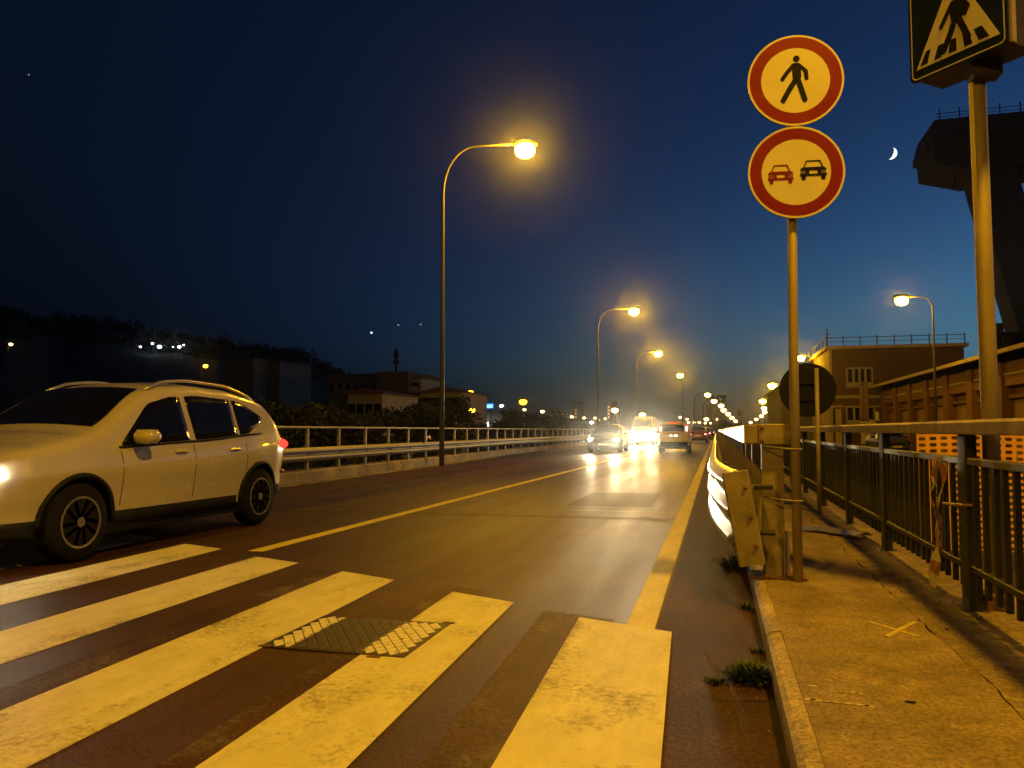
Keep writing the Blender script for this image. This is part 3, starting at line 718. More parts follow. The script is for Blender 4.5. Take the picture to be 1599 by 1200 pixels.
for i, (px, py, Y, bx) in enumerate([(1408, 470, 45, 1462), (1250, 560, 80, 1275), (1206, 603, 120, 1225), (1191, 627, 175, 1203), (1193, 638, 235, 1200), (1194, 644, 300, 1199), (1189, 650, 380, 1194), (1181, 655, 470, 1186), (1172, 660, 570, 1176)]):
    hd = at(px, py, Y); bs = at(bx, 660, Y); bs.z = -.3
    lab = ['near street lamp with short arm above the long low building', 'lamp shining just right of the sign pole by the two storey building'][i] if i < 2 else '%s lamp from the right in the row leading off beyond the guardrail' % ORD[i]
    street_lamp(bs, hd, lab, GR, M_LENS if i < 3 else M_LENSF, LAMP_W*(.2, .5, .5, .5)[i] if i < 4 else 0, k=1 if i == 0 else (1.1 if i == 1 else 1.3 + .25*i), curve=.5, pr=.075)
street_lamp((11.2, 12, -.3), (9.6, 12, 8.0), 'street lamp of the side street outside the picture at right', GR, light=LAMP_W*.13)
# lamps beyond the left guardrail
GL = 'scattered lamps beyond the left guardrail'
lf = [(735, 613, 130, 'amber lamp left of the blue sign', M_LENSF, 1.5), (737, 641, 110, 'pale round lamp just under the amber lamp beside the blue sign', M_WHITEL, 1.4), (741, 627, 170, 'tiny lamp between the two lamps left of the blue sign', M_LENSF, .8),
      (783, 634, 170, 'small white lamp just right of the blue sign', M_WHITEL, 1.1), (817, 628, 120, 'large amber lamp above the dark trees left of the second pole', M_LENSF, 1.9), (819, 640, 170, 'small lamp directly under the large amber lamp over the trees', M_LENSF, 1.1),
      (847, 643, 190, 'first small lamp right of the large amber lamp over the trees', M_LENSF, 1.4), (871, 647, 210, 'second small lamp right of the large amber lamp over the trees', M_LENSF, 1.4), (893, 651, 230, 'small lamp at the foot of the left dark tower', M_LENSF, 1.3), (912, 653, 250, 'small lamp between the two dark towers', M_LENSF, 1.3),
      (929, 653, 270, 'small lamp left of the taller dark tower', M_LENSF, 1.3), (935, 656, 290, 'tiny lamp beside the taller dark tower', M_LENSF, 1.1), (945, 654, 300, 'tiny lamp in front of the taller dark tower', M_LENSF, 1.3), (924, 660, 180, 'bright low lamp above the oncoming car roof', M_WHITEL, 1.2),
      (960, 641, 160, 'bright amber lamp beside the taller dark tower', M_LENSF, 2.1), (1003, 648, 190, 'amber lamp over the glare of the oncoming traffic', M_LENSF, 2.2), (1103, 655, 260, 'amber lamp just over the far red cars', M_LENSF, 2.2),
      (17, 538, 150, 'lone lamp at the far left edge in front of the dark hill', M_LENSF, 1.3), (321, 572, 120, 'lone pale lamp above the white car roof', M_LENSF, 1.2)]
for px, py, Y, lab, m_, k in lf:
    hd = at(px, py, Y); bs = hd.copy(); bs.x -= .8; bs.z = -2.8
    street_lamp(bs, hd, lab, GL, m_, 150 if px in (735, 817, 321, 737) else 0, k=k, pr=.05, curve=.4)
# lights over the far end of the road
for i, (px, py, Y) in enumerate([(1062, 652, 420), (1075, 660, 450), (1084, 660, 470), (1092, 660, 480), (1101, 661, 490), (1110, 661, 500), (1119, 655, 480), (1073, 655, 520)]):
    hd = at(px, py, Y); bs = hd.copy(); bs.x -= .8; bs.z = -.2
    street_lamp(bs, hd, '%s light in the low far row above the queue of red tail lights' % ORD[i], 'low far row of lights', M_LENSF, 0, k=2.2, pr=.04, curve=.3)
# lights of houses on the hill
for i, (px, py, D, s_) in enumerate([(219, 542, 395, .8), (238, 537, 400, .9), (249, 542, 395, 1.5), (270, 542, 396, .5), (280, 542, 396, 1.2), (287, 539, 400, .7)]):
    p = at_depth(px, py, 292); s_ *= .62; t = thing('hillside_lamp', p, '%s white light from the left in the cluster on the dark hill' % ORD[i], 'lamp', 'white lights on the hill')
    MB().tube([(0, 0, -8), (0, 0, -.3*s_)], .1, 6).obj('post', M_BLACK, t); MB().blob((0, 0, 0), (.8*s_, .8*s_, .6*s_), 5).obj('lens', emit('cold_lens', (.85, .93, 1), 7), t)

# ------------------------------------------------------------------ cars
def lerp(tab, y):
    if y <= tab[0][0]: return tab[0][1]
    for (a, va), (c, vc) in zip(tab, tab[1:]):
        if y <= c:
            t = (y - a) / (c - a); return va + (vc - va) * (t * .55 + (3*t*t - 2*t*t*t) * .45)
    return tab[-1][1]
class Car:
    def __init__(s, L, top, half, belt, zb, wheels, wr, tumble=.36, r=.10):
        s.L, s.top, s.half, s.belt, s.zb, s.wheels, s.wr, s.tumble, s.r = L, top, half, belt, zb, wheels, wr, tumble, r
    def hw(s, y, z):
        W = lerp(s.half, y); bz = lerp(s.belt, y); z0 = lerp(s.zb, y)
        if z > bz: return W * .955 - (z - bz) * s.tumble
        t = (z - z0) / max(.01, bz - z0)
        crease = .012 * math.exp(-((t - .78) / .07) ** 2) - .014 * math.exp(-((t - .35) / .16) ** 2)
        return W * (.93 + .07 * math.sin(min(1, t * 1.35) * math.pi / 2)) - .045 * W * max(0, t - .72) / .28 + crease
    def sect(s, y):
        zt, z0 = lerp(s.top, y), lerp(s.zb, y); r = min(s.r, (zt - z0) * .3)
        out = [(0, z0), (s.hw(y, z0) * .92, z0)]
        n = 16
        for i in range(n + 1): z = z0 + .02 + (zt - r - z0 - .02) * i / n; out.append((s.hw(y, z), z))
        for i in range(1, 6): q = i / 5; z = zt - r + r * q; out.append((s.hw(y, z) - r * (1 - math.sqrt(max(0, 1 - q*q))) * 1.1, z))
        xe = out[-1][0]
        for i in range(1, 6): x = xe * (1 - i / 5); out.append((x, zt + .035 * (1 - (x / xe) ** 2)))
        return out
    def sx(s, y, z):
        sc_ = s.sect(y)
        pts = sc_[2:24]
        for (xa, za), (xb, zb_) in zip(pts, pts[1:]):
            if za <= z <= zb_: return xa + (xb - xa) * (z - za) / max(1e-6, zb_ - za)
        return pts[-1][0]
    def body(s, m, parent):
        ys = sorted(set([round(s.L * i / 70, 4) for i in range(71)] + [.01, .03, .06, .1, s.L-.01, s.L-.03, s.L-.06, s.L-.1]))
        v = []; f = []; k = len(s.sect(1))
        for y in ys:
            sc_ = s.sect(y); v += [(x, y, z) for x, z in sc_] + [(-x, y, z) for x, z in sc_]
        N = 2 * k
        for i in range(len(ys)-1):
            for j in range(k-1):
                a = i*N + j; f.append((a, a+1, a+1+N, a+N)); b_ = i*N + k + j; f.append((b_+1, b_, b_+N, b_+1+N))
        for e in (0, len(ys)-1):
            for j in range(k-1): f.append((e*N+j, e*N+j+1, e*N+k+j+1, e*N+k+j))
        mb = MB().add(v, f); me = mb.mesh('body', m, True)
        bm = bmesh.new(); bm.from_mesh(me); bmesh.ops.remove_doubles(bm, verts=bm.verts, dist=.0008); bmesh.ops.recalc_face_normals(bm, faces=bm.faces[:]); bm.to_mesh(me); bm.free()
        me.materials.append(M_BLACK)
        for pg in me.polygons:
            if pg.center.z < lerp(s.zb, pg.center.y) + .10 or pg.center.z < .33: pg.material_index = 1
        o = bpy.data.objects.new('body', me); C.objects.link(o)
        for wy in s.wheels:
            for sd in (-1, 1):
                c = MB().lathe([(s.wr*1.17, -.19), (s.wr*1.17, .3)], 40, Matrix.Translation((sd * (lerp(s.half, wy) - .06), wy, s.wr)) @ Matrix.Rotation(R(90) * sd, 4, 'Y')).mesh('cut', M_BLACK)
                c.materials.clear(); c.materials.append(M_BLACK)
                co = bpy.data.objects.new('cut', c); C.objects.link(co)
                md = o.modifiers.new('b', 'BOOLEAN'); md.operation = 'DIFFERENCE'; md.object = co; md.solver = 'EXACT'
                try: md.material_mode = 'TRANSFER'
                except Exception: pass
        dg = bpy.context.evaluated_depsgraph_get(); me2 = bpy.data.meshes.new_from_object(o.evaluated_get(dg))
        for md in list(o.modifiers):
            co = md.object; o.modifiers.remove(md); bpy.data.objects.remove(co)
        me2.name = 'body'; o.data = me2; o.parent = parent
        md = None
        return o
    def patch(s, name, m, parent, yz, off=.006, side=1, nz=5, thick=True):
        """skin patch on the side: yz = list of (y, zlow, zhigh)"""
        v = []; f = []
        for y, a, c in yz:
            for i in range(nz + 1):
                z = a + (c - a) * i / nz; v.append((side * (s.sx(y, z) + off), y, z))
        for i in range(len(yz)-1):
            for j in range(nz): q = i*(nz+1)+j; f.append((q, q+1, q+nz+2, q+nz+1))
        n = len(v); v += [(x - side * (off + .012), y, z) for x, y, z in v]
        f += [tuple(k + n for k in q[::-1]) for q in f[:]]
        rim = [i*(nz+1) for i in range(len(yz))] + [(len(yz)-1)*(nz+1) + j for j in range(1, nz+1)] + [i*(nz+1)+nz for i in range(len(yz)-2, -1, -1)] + [j for j in range(nz-1, 0, -1)]
        for a_, b_ in zip(rim, rim[1:] + rim[:1]): f.append((a_, b_, b_+n, a_+n))
        return MB().add(v, f).obj(name, m, parent, True)
    def top_patch(s, name, m, parent, y0, y1, inset=.07, off=.006, n=8):
        v = []; f = []
        for i in range(n + 1):
            y = y0 + (y1 - y0) * i / n; sc_ = s.sect(y); xe = sc_[22][0] - inset; zt = lerp(s.top, y)
            dz = (lerp(s.top, y+.03) - lerp(s.top, y-.03)) / .06; q = math.hypot(1, dz)
            for j in range(-6, 7):
                x = xe * j / 6; z = zt + .035 * (1 - (x / (xe + inset)) ** 2)
                v.append((x, y - off * dz / q, z + off / q))
        for i in range(n):
            for j in range(12): a_ = i*13+j; f.append((a_, a_+1, a_+14, a_+13))
        return MB().add(v, f).obj(name, m, parent, True)
def wheel(parent, x, y, r, rim=M_RIM, wd=.21, spoke=True, turn=.3):
    s = 1 if x > 0 else -1
    M = Matrix.Rotation(R(90) * s, 4, 'Y')
    prof = [(r*.64, -wd/2), (r*.9, -wd/2), (r*.985, -wd*.36), (r, -wd*.2), (r, wd*.2), (r*.985, wd*.36), (r*.9, wd/2), (r*.64, wd/2)]
    o = MB().lathe(prof, 32, M).obj('wheel', M_TYRE, parent, True, (x, y, r))
    MB().lathe([(r*.63, wd*.10), (r*.63, wd*.14)], 24, M).obj('hub_recess', M_BLACK, o)
    rm = MB()
    rv = [(r*.66, wd*.5+.002), (r*.66, wd*.5+.006), (r*.60, wd*.5+.006), (r*.585, wd*.3), (r*.6, wd*.28)]
    nn_ = 32; rm.add([M @ Vector((q*math.cos(2*math.pi*k/nn_), q*math.sin(2*math.pi*k/nn_), z)) for q, z in rv for k in range(nn_)], [(i*nn_+k, i*nn_+(k+1)%nn_, (i+1)*nn_+(k+1)%nn_, (i+1)*nn_+k) for i in range(len(rv)-1) for k in range(nn_)])
    if not spoke: rm.lathe([(r*.59, wd*.3), (r*.59, wd*.36)], 24, M)
    if spoke:
        for k in range(5):
            Ms = M @ Matrix.Rotation(turn + k * 2*math.pi/5, 4, 'Z')
            for q in (-1, 1):
                rm.prism([(0, q*.01), (r*.61, q*.055-.018), (r*.61, q*.055+.018), (0, q*.01+.03)], wd*.29, wd*.5, Ms)
        rm.prism(disc_poly(r*.13, 16), wd*.3, wd*.52, M)
    rm.obj('rim', rim, o)
    return o
def headlamp_light(parent, loc, watts, col=(1, .80, .48), rot=(R(89.6), 0, R(180)), angle=30):
    return spot(parent, loc, watts, col, .09, angle, rot, 1.0)

M_CARW = mat('white_car_paint', (.46, .425, .34), .25, 0, var=.05, scale=1.5, coat=.8)
# --- white crossover, left
suv = Car(4.55, [(0, .70), (.04, .80), (.14, .90), (.5, 1.0), (1.12, 1.115), (1.22, 1.16), (2.0, 1.56), (2.3, 1.625), (2.7, 1.65), (3.3, 1.63), (3.8, 1.56), (4.02, 1.5), (4.18, 1.38), (4.36, 1.12), (4.48, .98), (4.55, .72)],
          [(0, .60), (.06, .72), (.18, .82), (.45, .88), (1.0, .91), (2.2, .925), (3.6, .925), (4.1, .89), (4.4, .82), (4.55, .68)],
          [(0, .9), (1.2, .98), (2.6, 1.03), (3.7, 1.10), (4.2, 1.14), (4.55, 1.14)], [(0, .30), (.2, .24), (.8, .22), (3.6, .22), (4.3, .3), (4.55, .42)], (.93, 3.74), .345)
sv = thing('car', (-6.30, 4.86, 0), 'large white crossover car passing in the left lane with headlights on', 'car')
suv.body(M_CARW, sv)
suv.top_patch('windscreen', M_GLASS, sv, 1.27, 2.0, .09)
suv.top_patch('rear_window', M_GLASS, sv, 4.06, 4.36, .13, n=4)
for sd in (1, -1):
    def up(y, k=.075): return lerp(suv.top, y) - .1 - k * .3
    def lo(y): return lerp(suv.belt, y) + .02
    w1 = [(y, lo(y), min(up(y), lo(y) + max(.015, (y - 1.42) * .78))) for y in [1.45 + .07*i for i in range(15)]]
    w1 = [(y, a, max(a + .012, c)) for y, a, c in w1]
    suv.patch('side_window', M_GLASS, sv, w1, side=sd)
    w2 = [(y, lo(y), up(y)) for y in [2.52 + .07*i for i in range(12)]]
    suv.patch('side_window', M_GLASS, sv, w2, side=sd)
    w3 = [(y, lo(y) + max(0, (y - 3.5)) * .35, max(lo(y) + .02 + max(0, y-3.5)*.35, up(y) - max(0, y - 3.52) * .28)) for y in [3.34 + .06*i for i in range(10)]]
    suv.patch('side_window', M_GLASS, sv, w3, side=sd)
    suv.patch('window_trim', M_CLAD, sv, [(y, lo(y) - .025, lo(y) - .004) for y in [1.40 + .1*i for i in range(25)]], .009, sd, 1)
    suv.patch('sill_cladding', M_CLAD, sv, [(y, .235, .40) for y in [1.36 + .1*i for i in range(20)]], .012, sd, 3)
    suv.patch('front_cladding', M_CLAD, sv, [(y, .26, .40) for y in [.08, .2, .3, .4, .5]], .012, sd, 3)
    suv.patch('rear_cladding', M_CLAD, sv, [(y, .36, .46) for y in [4.17, 4.27, 4.37, 4.45]], .012, sd, 3)
    # door shut lines and handles
    for y in (1.42, 2.47, 3.42): suv.patch('door_gap', M_BLACK, sv, [(y-.004, .44, 1.0), (y+.004, .44, 1.0)], .0015, sd, 8)
    for y in (2.24, 3.16): MB().bbox(-.012, .02, -.09, .09, -.014, .014, .008).obj('door_handle', M_CARW, sv, loc=(sd*(suv.sx(y, .93) + .016), y, .93))
    for wy in suv.wheels: # black arch lips
        pts = [(sd*(suv.sx(wy + .40*math.cos(a_), max(.32, .345 + .40*math.sin(a_))) + .004), wy + .40*math.cos(a_)*1.02, .345 + .40*math.sin(a_)*1.02) for a_ in [R(-2 + 184*i/24) for i in range(25)]]
        MB().tube(pts, .024, 6).obj('arch_lip', M_CLAD, sv, True)
        wheel(sv, sd*.80, wy, .345, turn=.3 + wy)
    mr = MB().bbox(-.13, .11, -.085, .10, -.065, .07, .045)
    mo = mr.obj('door_mirror', M_CARW, sv, True, (sd*1.0, 1.62, 1.085)); MB().bbox(-.06, .02, -.04, .04, -.06, -.02, .01).obj('mirror_foot', M_CLAD, mo, loc=(-sd*.08, 0, -.02))
    MB().prism(disc_poly(.085, 18), 0, .004, Matrix.Translation((0, .098, 0)) @ Matrix.Rotation(R(-90), 4, 'X')).obj('mirror_glass', M_GLASS, mo)
    MB().tube([(sd*(suv.sx(y, lerp(suv.top, y)-.03)-.05), y, lerp(suv.top, y) + .045 - .05*((y-2.95)/.95)**4) for y in [2.02 + .12*i for i in range(17)]], .017, 8).obj('roof_rail', M_BEAMTOP, sv, True)
    MB().blob((sd*.66, .17, .80), (.19, .16, .075), 8).obj('headlight', M_HEAD, sv, True)
    MB().blob((sd*.62, .06, .45), (.07, .05, .05), 6).obj('fog_light', M_GLASS, sv, True)
    MB().blob((sd*.755, 4.36, .97), (.13, .15, .075), 8).obj('tail_light', M_TAIL, sv, True)
    MB().blob((sd*.76, 4.40, .62), (.05, .08, .03), 6).obj('rear_reflector', M_SRED, sv, True)
    headlamp_light(sv, (sd*.6, -.12, .72), 30, angle=60)
MB().bbox(-.42, .42, -.035, .03, .55, .74, .03).obj('grille', M_CLAD, sv); MB().bbox(-.26, .26, -.05, -.03, .42, .53, .004).obj('licence_plate', M_SWHITE, sv)
MB().bbox(-.55, .55, -.03, .03, .3, .42, .02).obj('lower_grille', M_CLAD, sv)
MB().box(-.86, .86, .6, 4.1, .2, .3).obj('underbody', M_BLACK, sv)
MB().bbox(-.5, .5, 3.96, 4.14, 1.5, 1.53, .01).obj('roof_spoiler', M_CARW, sv)

# --- pale hatchback driving away
def hatch(loc, label, paint_, rz=math.pi, k=1., lit=True, group=None, lights=True):
    c = Car(3.65, [(0, .62), (.05, .75), (.15, .86), (.75, 1.0), (.85, 1.04), (1.45, 1.46), (1.8, 1.54), (2.8, 1.55), (3.3, 1.52), (3.42, 1.46), (3.52, 1.1), (3.6, .9), (3.65, .55)],
            [(0, .55), (.1, .68), (.3, .76), (1.0, .80), (3.2, .80), (3.5, .77), (3.65, .70)], [(0, .88), (1, .95), (3.65, 1.0)], [(0, .28), (.5, .2), (3.2, .2), (3.65, .34)], (.72, 3.02), .295, .22, .09)
    t = thing('car', loc, label, 'car', group, rz)
    c.body(paint_, t)
    c.top_patch('windscreen', M_GLASS, t, .9, 1.42)
    MB().bbox(-.52, .52, 3.47, 3.535, 1.04, 1.4, .02, ).obj('rear_window', M_GLASS, t)
    for sd in (1, -1):
        for ya, yb in ((1.35, 2.1), (2.2, 2.85), (2.95, 3.2)):
            c.patch('side_window', M_GLASS, t, [(ya + (yb-ya)*i/6, lerp(c.belt, ya)+.03, max(lerp(c.belt, ya)+.05, lerp(c.top, ya + (yb-ya)*i/6)-.13)) for i in range(7)], side=sd, nz=3)
        for wy in c.wheels: wheel(t, sd*.70, wy, .295, spoke=False, wd=.18)
        MB().blob((sd*.58, .1, .68), (.13, .1, .09), 6).obj('headlight', M_GLASS if rz else M_HEAD, t, True)
        MB().bbox(sd*.64-.055, sd*.64+.055, 3.44, 3.53, 1.02, 1.42, .02).obj('tail_light', M_TAIL if lit else M_SRED, t)
        MB().bbox(sd*.645-.04, sd*.645+.04, 3.53, 3.545, 1.1, 1.34, .01).obj('brake_lamp', M_TAILH, t)
        MB().blob((sd*.88, 1.3, 1.0), (.09, .07, .07), 6).obj('door_mirror', M_CLAD, t, True)
        MB().bbox(sd*.56-.07, sd*.56+.07, 3.642, 3.668, .46, .52, .008).obj('rear_reflector', M_SRED, t)
    MB().bbox(-.27, .27, 3.585, 3.62, .76, .87, .008).obj('licence_plate', M_SWHITE, t)
    MB().bbox(-.3, .3, 3.56, 3.6, .87, .92, .008).obj('plate_recess', M_CLAD, t)
    for sd in (-.12, .12): MB().bbox(sd-.05, sd+.05, 3.6, 3.625, .865, .885, .003).obj('plate_lamp', M_WHITEL, t)
    MB().bbox(-.68, .68, 3.6, 3.67, .44, .56, .02).obj('bumper', M_CLAD, t)
    MB().box(-.7, .7, .4, 3.2, .2, .28).obj('underbody', M_BLACK, t)
    MB().bbox(-.25, .25, 3.4, 3.44, 1.5, 1.53, .006).obj('high_brake_light', M_TAIL, t)
    return t
M_PANDA = mat('pale_beige_paint', (.5, .46, .4), .35, 0, var=.06, coat=.5)
hatch((-2.07, 44.0, 0), 'small pale upright hatchback driving away ahead in the right lane', M_PANDA)

def sedan(loc, label, paint_, front, group=None, bright=1., watts=0, van=False, sc=1.):
    """front=True: faces the camera with headlights; else shows its tail"""
    top = [(0, .62), (.05, .72), (.2, .82), (1.0, .95), (1.15, 1.0), (1.85, 1.4), (2.2, 1.45), (3.0, 1.42), (3.7, 1.08), (4.2, 1.0), (4.35, .9), (4.4, .6)] if not van else \
          [(0, .75), (.05, 1.0), (.2, 1.15), (.5, 1.3), (1.1, 2.0), (1.5, 2.2), (4.6, 2.2), (4.8, 2.1), (4.88, 1.4), (4.9, .7)]
    L = top[-1][0]
    c = Car(L, top, [(0, .6), (.1, .75), (.4, .84), (1, .87), (L-.5, .87), (L-.1, .8), (L, .7)], [(0, .85 if not van else 1.1), (L, .95 if not van else 1.2)], [(0, .24), (.6, .18), (L-.6, .18), (L, .32)], (.85, L-.95), .31, .38 if not van else .12, .09)
    t = thing('car' if not van else 'van', loc, label, 'car' if not van else 'van', group, 0 if front else math.pi)
    c.body(paint_, t)
    c.top_patch('windscreen', M_GLASS, t, 1.2 if not van else .58, 1.82 if not van else 1.08)
    if not van: c.top_patch('rear_window', M_GLASS, t, 3.08, 3.62)
    else: MB().bbox(-.6, .6, L-.1, L-.03, 1.3, 1.9, .02).obj('rear_window', M_GLASS, t)
    for sd in (1, -1):
        ya, yb = (1.75, 3.1) if not van else (1.2, 1.9)
        c.patch('side_window', M_GLASS, t, [(ya + (yb-ya)*i/8, lerp(c.belt, ya)+.04, max(lerp(c.belt, ya)+.06, lerp(c.top, ya + (yb-ya)*i/8)-.13)) for i in range(9)], side=sd, nz=3)
        for wy in c.wheels: wheel(t, sd*.77, wy, .31, spoke=False, wd=.2)
        MB().blob((sd*.62, .1, .66 if not van else .82), (.16 * (1 if front else .8), .08, .10), 7).obj('headlight', M_HEAD if front else M_GLASS, t, True)
        MB().blob((sd*.66, L-.08, .78 if not van else 1.0), (.15, .08, .09), 6).obj('tail_light', M_TAIL, t, True)
        if not front: MB().blob((sd*.66, L-.0, .78), (.07, .04, .05), 6).obj('brake_lamp', M_TAILH, t, True)
        if front and watts: headlamp_light(t, (sd*.62, -.14, .66), watts)
        MB().blob((sd*.95, 1.55, .98), (.09, .07, .06), 6).obj('door_mirror', M_CLAD, t, True)
    MB().bbox(-.45, .45, -.02, .03, .5, .68, .02).obj('grille', M_CLAD, t); MB().bbox(-.26, .26, -.035, -.02, .38, .48, .004).obj('licence_plate', M_SWHITE, t)
    if not front: MB().bbox(-.26, .26, L-.01, L+.02, .6, .7, .004).obj('rear_plate', M_SWHITE, t)
    MB().box(-.74, .74, .5, L-.5, .18, .28).obj('underbody', M_BLACK, t)
    return t
M_DARKP = mat('dark_grey_paint', (.06, .06, .06), .3, 0, var=.1, coat=.5)
M_REDP = mat('dark_red_paint', (.2, .02, .015), .3, 0, var=.1, coat=.5)
M_SILV = mat('silver_paint', (.45, .45, .45), .3, .3, var=.1, coat=.5)
sedan((-5.55, 40.0, 0), 'dark car coming towards the camera with both headlights glaring', M_DARKP, True, watts=1800)
sedan((-5.4, 60, 0), 'van behind the dark car, its headlights lost in white glare', M_SILV, True, watts=5200, van=True)
sedan((-4.6, 75, 0), 'car following the glaring van in the oncoming lane', M_DARKP, True, watts=1600)
for i, Y in enumerate((105, 135, 170, 215)): sedan((-4.9 + bend(Y), Y, 0), '%s far car of the oncoming queue with headlights lit' % ORD[i], M_SILV, True, 'oncoming cars far down the road', watts=0 if i else 300)
sedan((-1.6, 78, 0), 'dark red saloon with tail lights on beyond the pale hatchback', M_REDP, False)
for i, (Y, x) in enumerate(((100, -1.4), (125, -1.6), (150, -1.2), (185, -1.5))):
    sedan((x + bend(Y), Y, 0), '%s car beyond the dark red saloon with red tail lights' % ORD[i], (M_DARKP, M_SILV)[i % 2], False, 'queue of cars driving away')

# ------------------------------------------------------------------ hills and woods on the left
ridge = [(-700, 455), (-400, 470), (-150, 490), (0, 500), (35, 512), (70, 516), (130, 512), (190, 520), (250, 532), (300, 540), (360, 548), (420, 556), (470, 560), (500, 578), (540, 596), (600, 612), (680, 628), (760, 640), (860, 648), (950, 652)]
def ridge_y(px):
    for (a, ya), (c, yc) in zip(ridge, ridge[1:]):
        if a <= px <= c: return ya + (yc - ya) * (px - a) / (c - a)
    return 655
v = []; f = []; cols = list(range(-700, 951, 15)); D = [120, 180, 240, 300, 350, 400, 440, 520, 700]
for px in cols:
    tp = at_depth(px, ridge_y(px) + 5, 400)
    for d in D:
        q = min(1, max(0, (d - 120) / 280)); q = q*q*(3 - 2*q)
        if d > 400: q = 1 - (d - 400) / 600
        dr = ray(px, 670); k = math.hypot(dr.x, dr.y)
        z = -3 + (tp.z + 3) * q + (1.5 * noise.noise(Vector((px*.02, d*.02, 0))) if 150 < d < 400 else 0)
        v.append((dr.x / k * d, dr.y / k * d, z))
n = len(D); b = MB().add(v, [(i*n+j, (i+1)*n+j, (i+1)*n+j+1, i*n+j+1) for i in range(len(cols)-1) for j in range(n-1)])
struct(b.obj('hills', M_HILL, smooth=True))
# dense wood on the hill: uncountable
random.seed(3)
v = []; f = []
def leafball(v, f, c, r, n, s):
    for i in range(n):
        d = Vector((random.gauss(0, 1), random.gauss(0, 1), random.gauss(0, 1))).normalized() * (random.random() ** .4)
        p = Vector(c) + Vector((d.x*r[0], d.y*r[1], d.z*r[2]))
        a_, b_ = Vector((random.gauss(0,1), random.gauss(0,1), random.gauss(0,1))).normalized(), Vector((random.gauss(0,1), random.gauss(0,1), random.gauss(0,1))).normalized()
        q = s * random.uniform(.6, 1.3); k = len(v); v += [p - a_*q, p + b_*q*.7, p + a_*q, p - b_*q*.7]; f.append((k, k+1, k+2, k+3))
for i in range(420):
    px = random.uniform(-500, 560); dd = random.choice([400, 400, 395, 385, 360, 330, 300])
    tp = at_depth(px, ridge_y(px) + 6, 400); q = min(1, (dd - 120) / 280); q = q*q*(3-2*q)
    dr = ray(px, 670); k = math.hypot(dr.x, dr.y); z = -3 + (tp.z+3)*q
    s_ = random.uniform(2.2, 5.2)
    leafball(v, f, (dr.x/k*dd, dr.y/k*dd, z + s_*.4), (s_*.9, s_*.9, s_*random.uniform(.8, 1.3)), 90, .9)
M_WOOD = mat('wood_foliage', (.04, .05, .03), .9, var=.5, scale=.3)
tag(MB().add(v, f).obj('hillside_wood', M_WOOD), kind='stuff')

M_FOL = mat('foliage', (.03, .038, .016), .8, var=.5, scale=.8)
M_BARK = mat('bark', (.09, .07, .05), .9, var=.4, scale=6, bump=.6)
protos = []
for i in range(4):
    random.seed(20 + i); v = []; f = []
    for j in range(15):
        a_ = random.uniform(0, 6.3); q = random.uniform(.2, 1.9); zz = random.uniform(2.2, 5.6)
        leafball(v, f, (q*math.cos(a_)*(1.2 - zz*.1), q*math.sin(a_)*(1.2 - zz*.1), zz), (random.uniform(.5, 1.1),)*2 + (random.uniform(.4, .9),), 150, .13)
    cr = MB().add(v, f).mesh('crown', M_FOL)
    tr = MB().tube([(0, 0, 0), (.08, .03, 1.6), (-.05, .06, 3.0), (.1, 0, 4.6)], [.2, .15, .11, .04], 8)
    for k in range(5):
        a_ = k * 1.3; tr.tube([(0, 0, 1.8 + .4*k), (.6*math.cos(a_), .6*math.sin(a_), 2.6 + .4*k), (1.2*math.cos(a_), 1.2*math.sin(a_), 3.1 + .45*k)], [.08, .05, .02], 6)
    protos.append((cr, tr.mesh('trunk', M_BARK, True)))
def tree(px, py_top, Y, label, group='trees beyond the left guardrail', zb=-2.8, wide=1.):
    tp = at(px, py_top, Y); h = tp.z - zb; s_ = h / 6.2; cr, tr = random.choice(protos)
    t = thing('tree', (tp.x, Y, zb), label, 'tree', group, random.uniform(0, 6)); t.scale = (s_*wide, s_*wide, s_)
    inst('crown', cr, t); inst('trunk', tr, t); return t
random.seed(5)
TL = [(448, 622, 34, 'bushy tree just behind the white car tail lights'), (486, 634, 38, 'low rounded tree right of the white car'), (520, 626, 42, 'tree in front of the small pale house'), (556, 642, 40, 'low tree under the small pale house windows'),
      (592, 636, 48, 'tree at the foot of the block with the mast'), (624, 630, 52, 'tree between the mast block and the balcony tower'), (654, 622, 60, 'tree left of the nearest lamp pole'), (684, 634, 56, 'tree directly behind the nearest lamp pole'),
      (708, 616, 70, 'taller tree right of the nearest lamp pole'), (735, 655, 80, 'low tree under the white lamp left of the blue sign'), (800, 634, 110, 'dark tree right of the blue sign'), (832, 642, 115, 'dark tree under the large amber lamp'), (862, 636, 130, 'broad dark tree in the middle distance'),
      (880, 646, 125, 'low dark tree right of the broad dark tree'), (780, 652, 95, 'low shrub behind the railing near the blue sign'), (905, 655, 140, 'low tree behind the oncoming dark car'), (410, 628, 45, 'dark tree behind the white car roof')]
for px, py, Y, lab in TL: tree(px, py, Y, lab, wide=1.25)
tree(1131, 655, 190, 'dark round tree at the far bend, right of the red tail lights', 'trees at the far bend', -.3, 1.5)
tree(1143, 661, 150, 'low dark tree beside the far guardrail', 'trees at the far bend', -.3, 1.3)

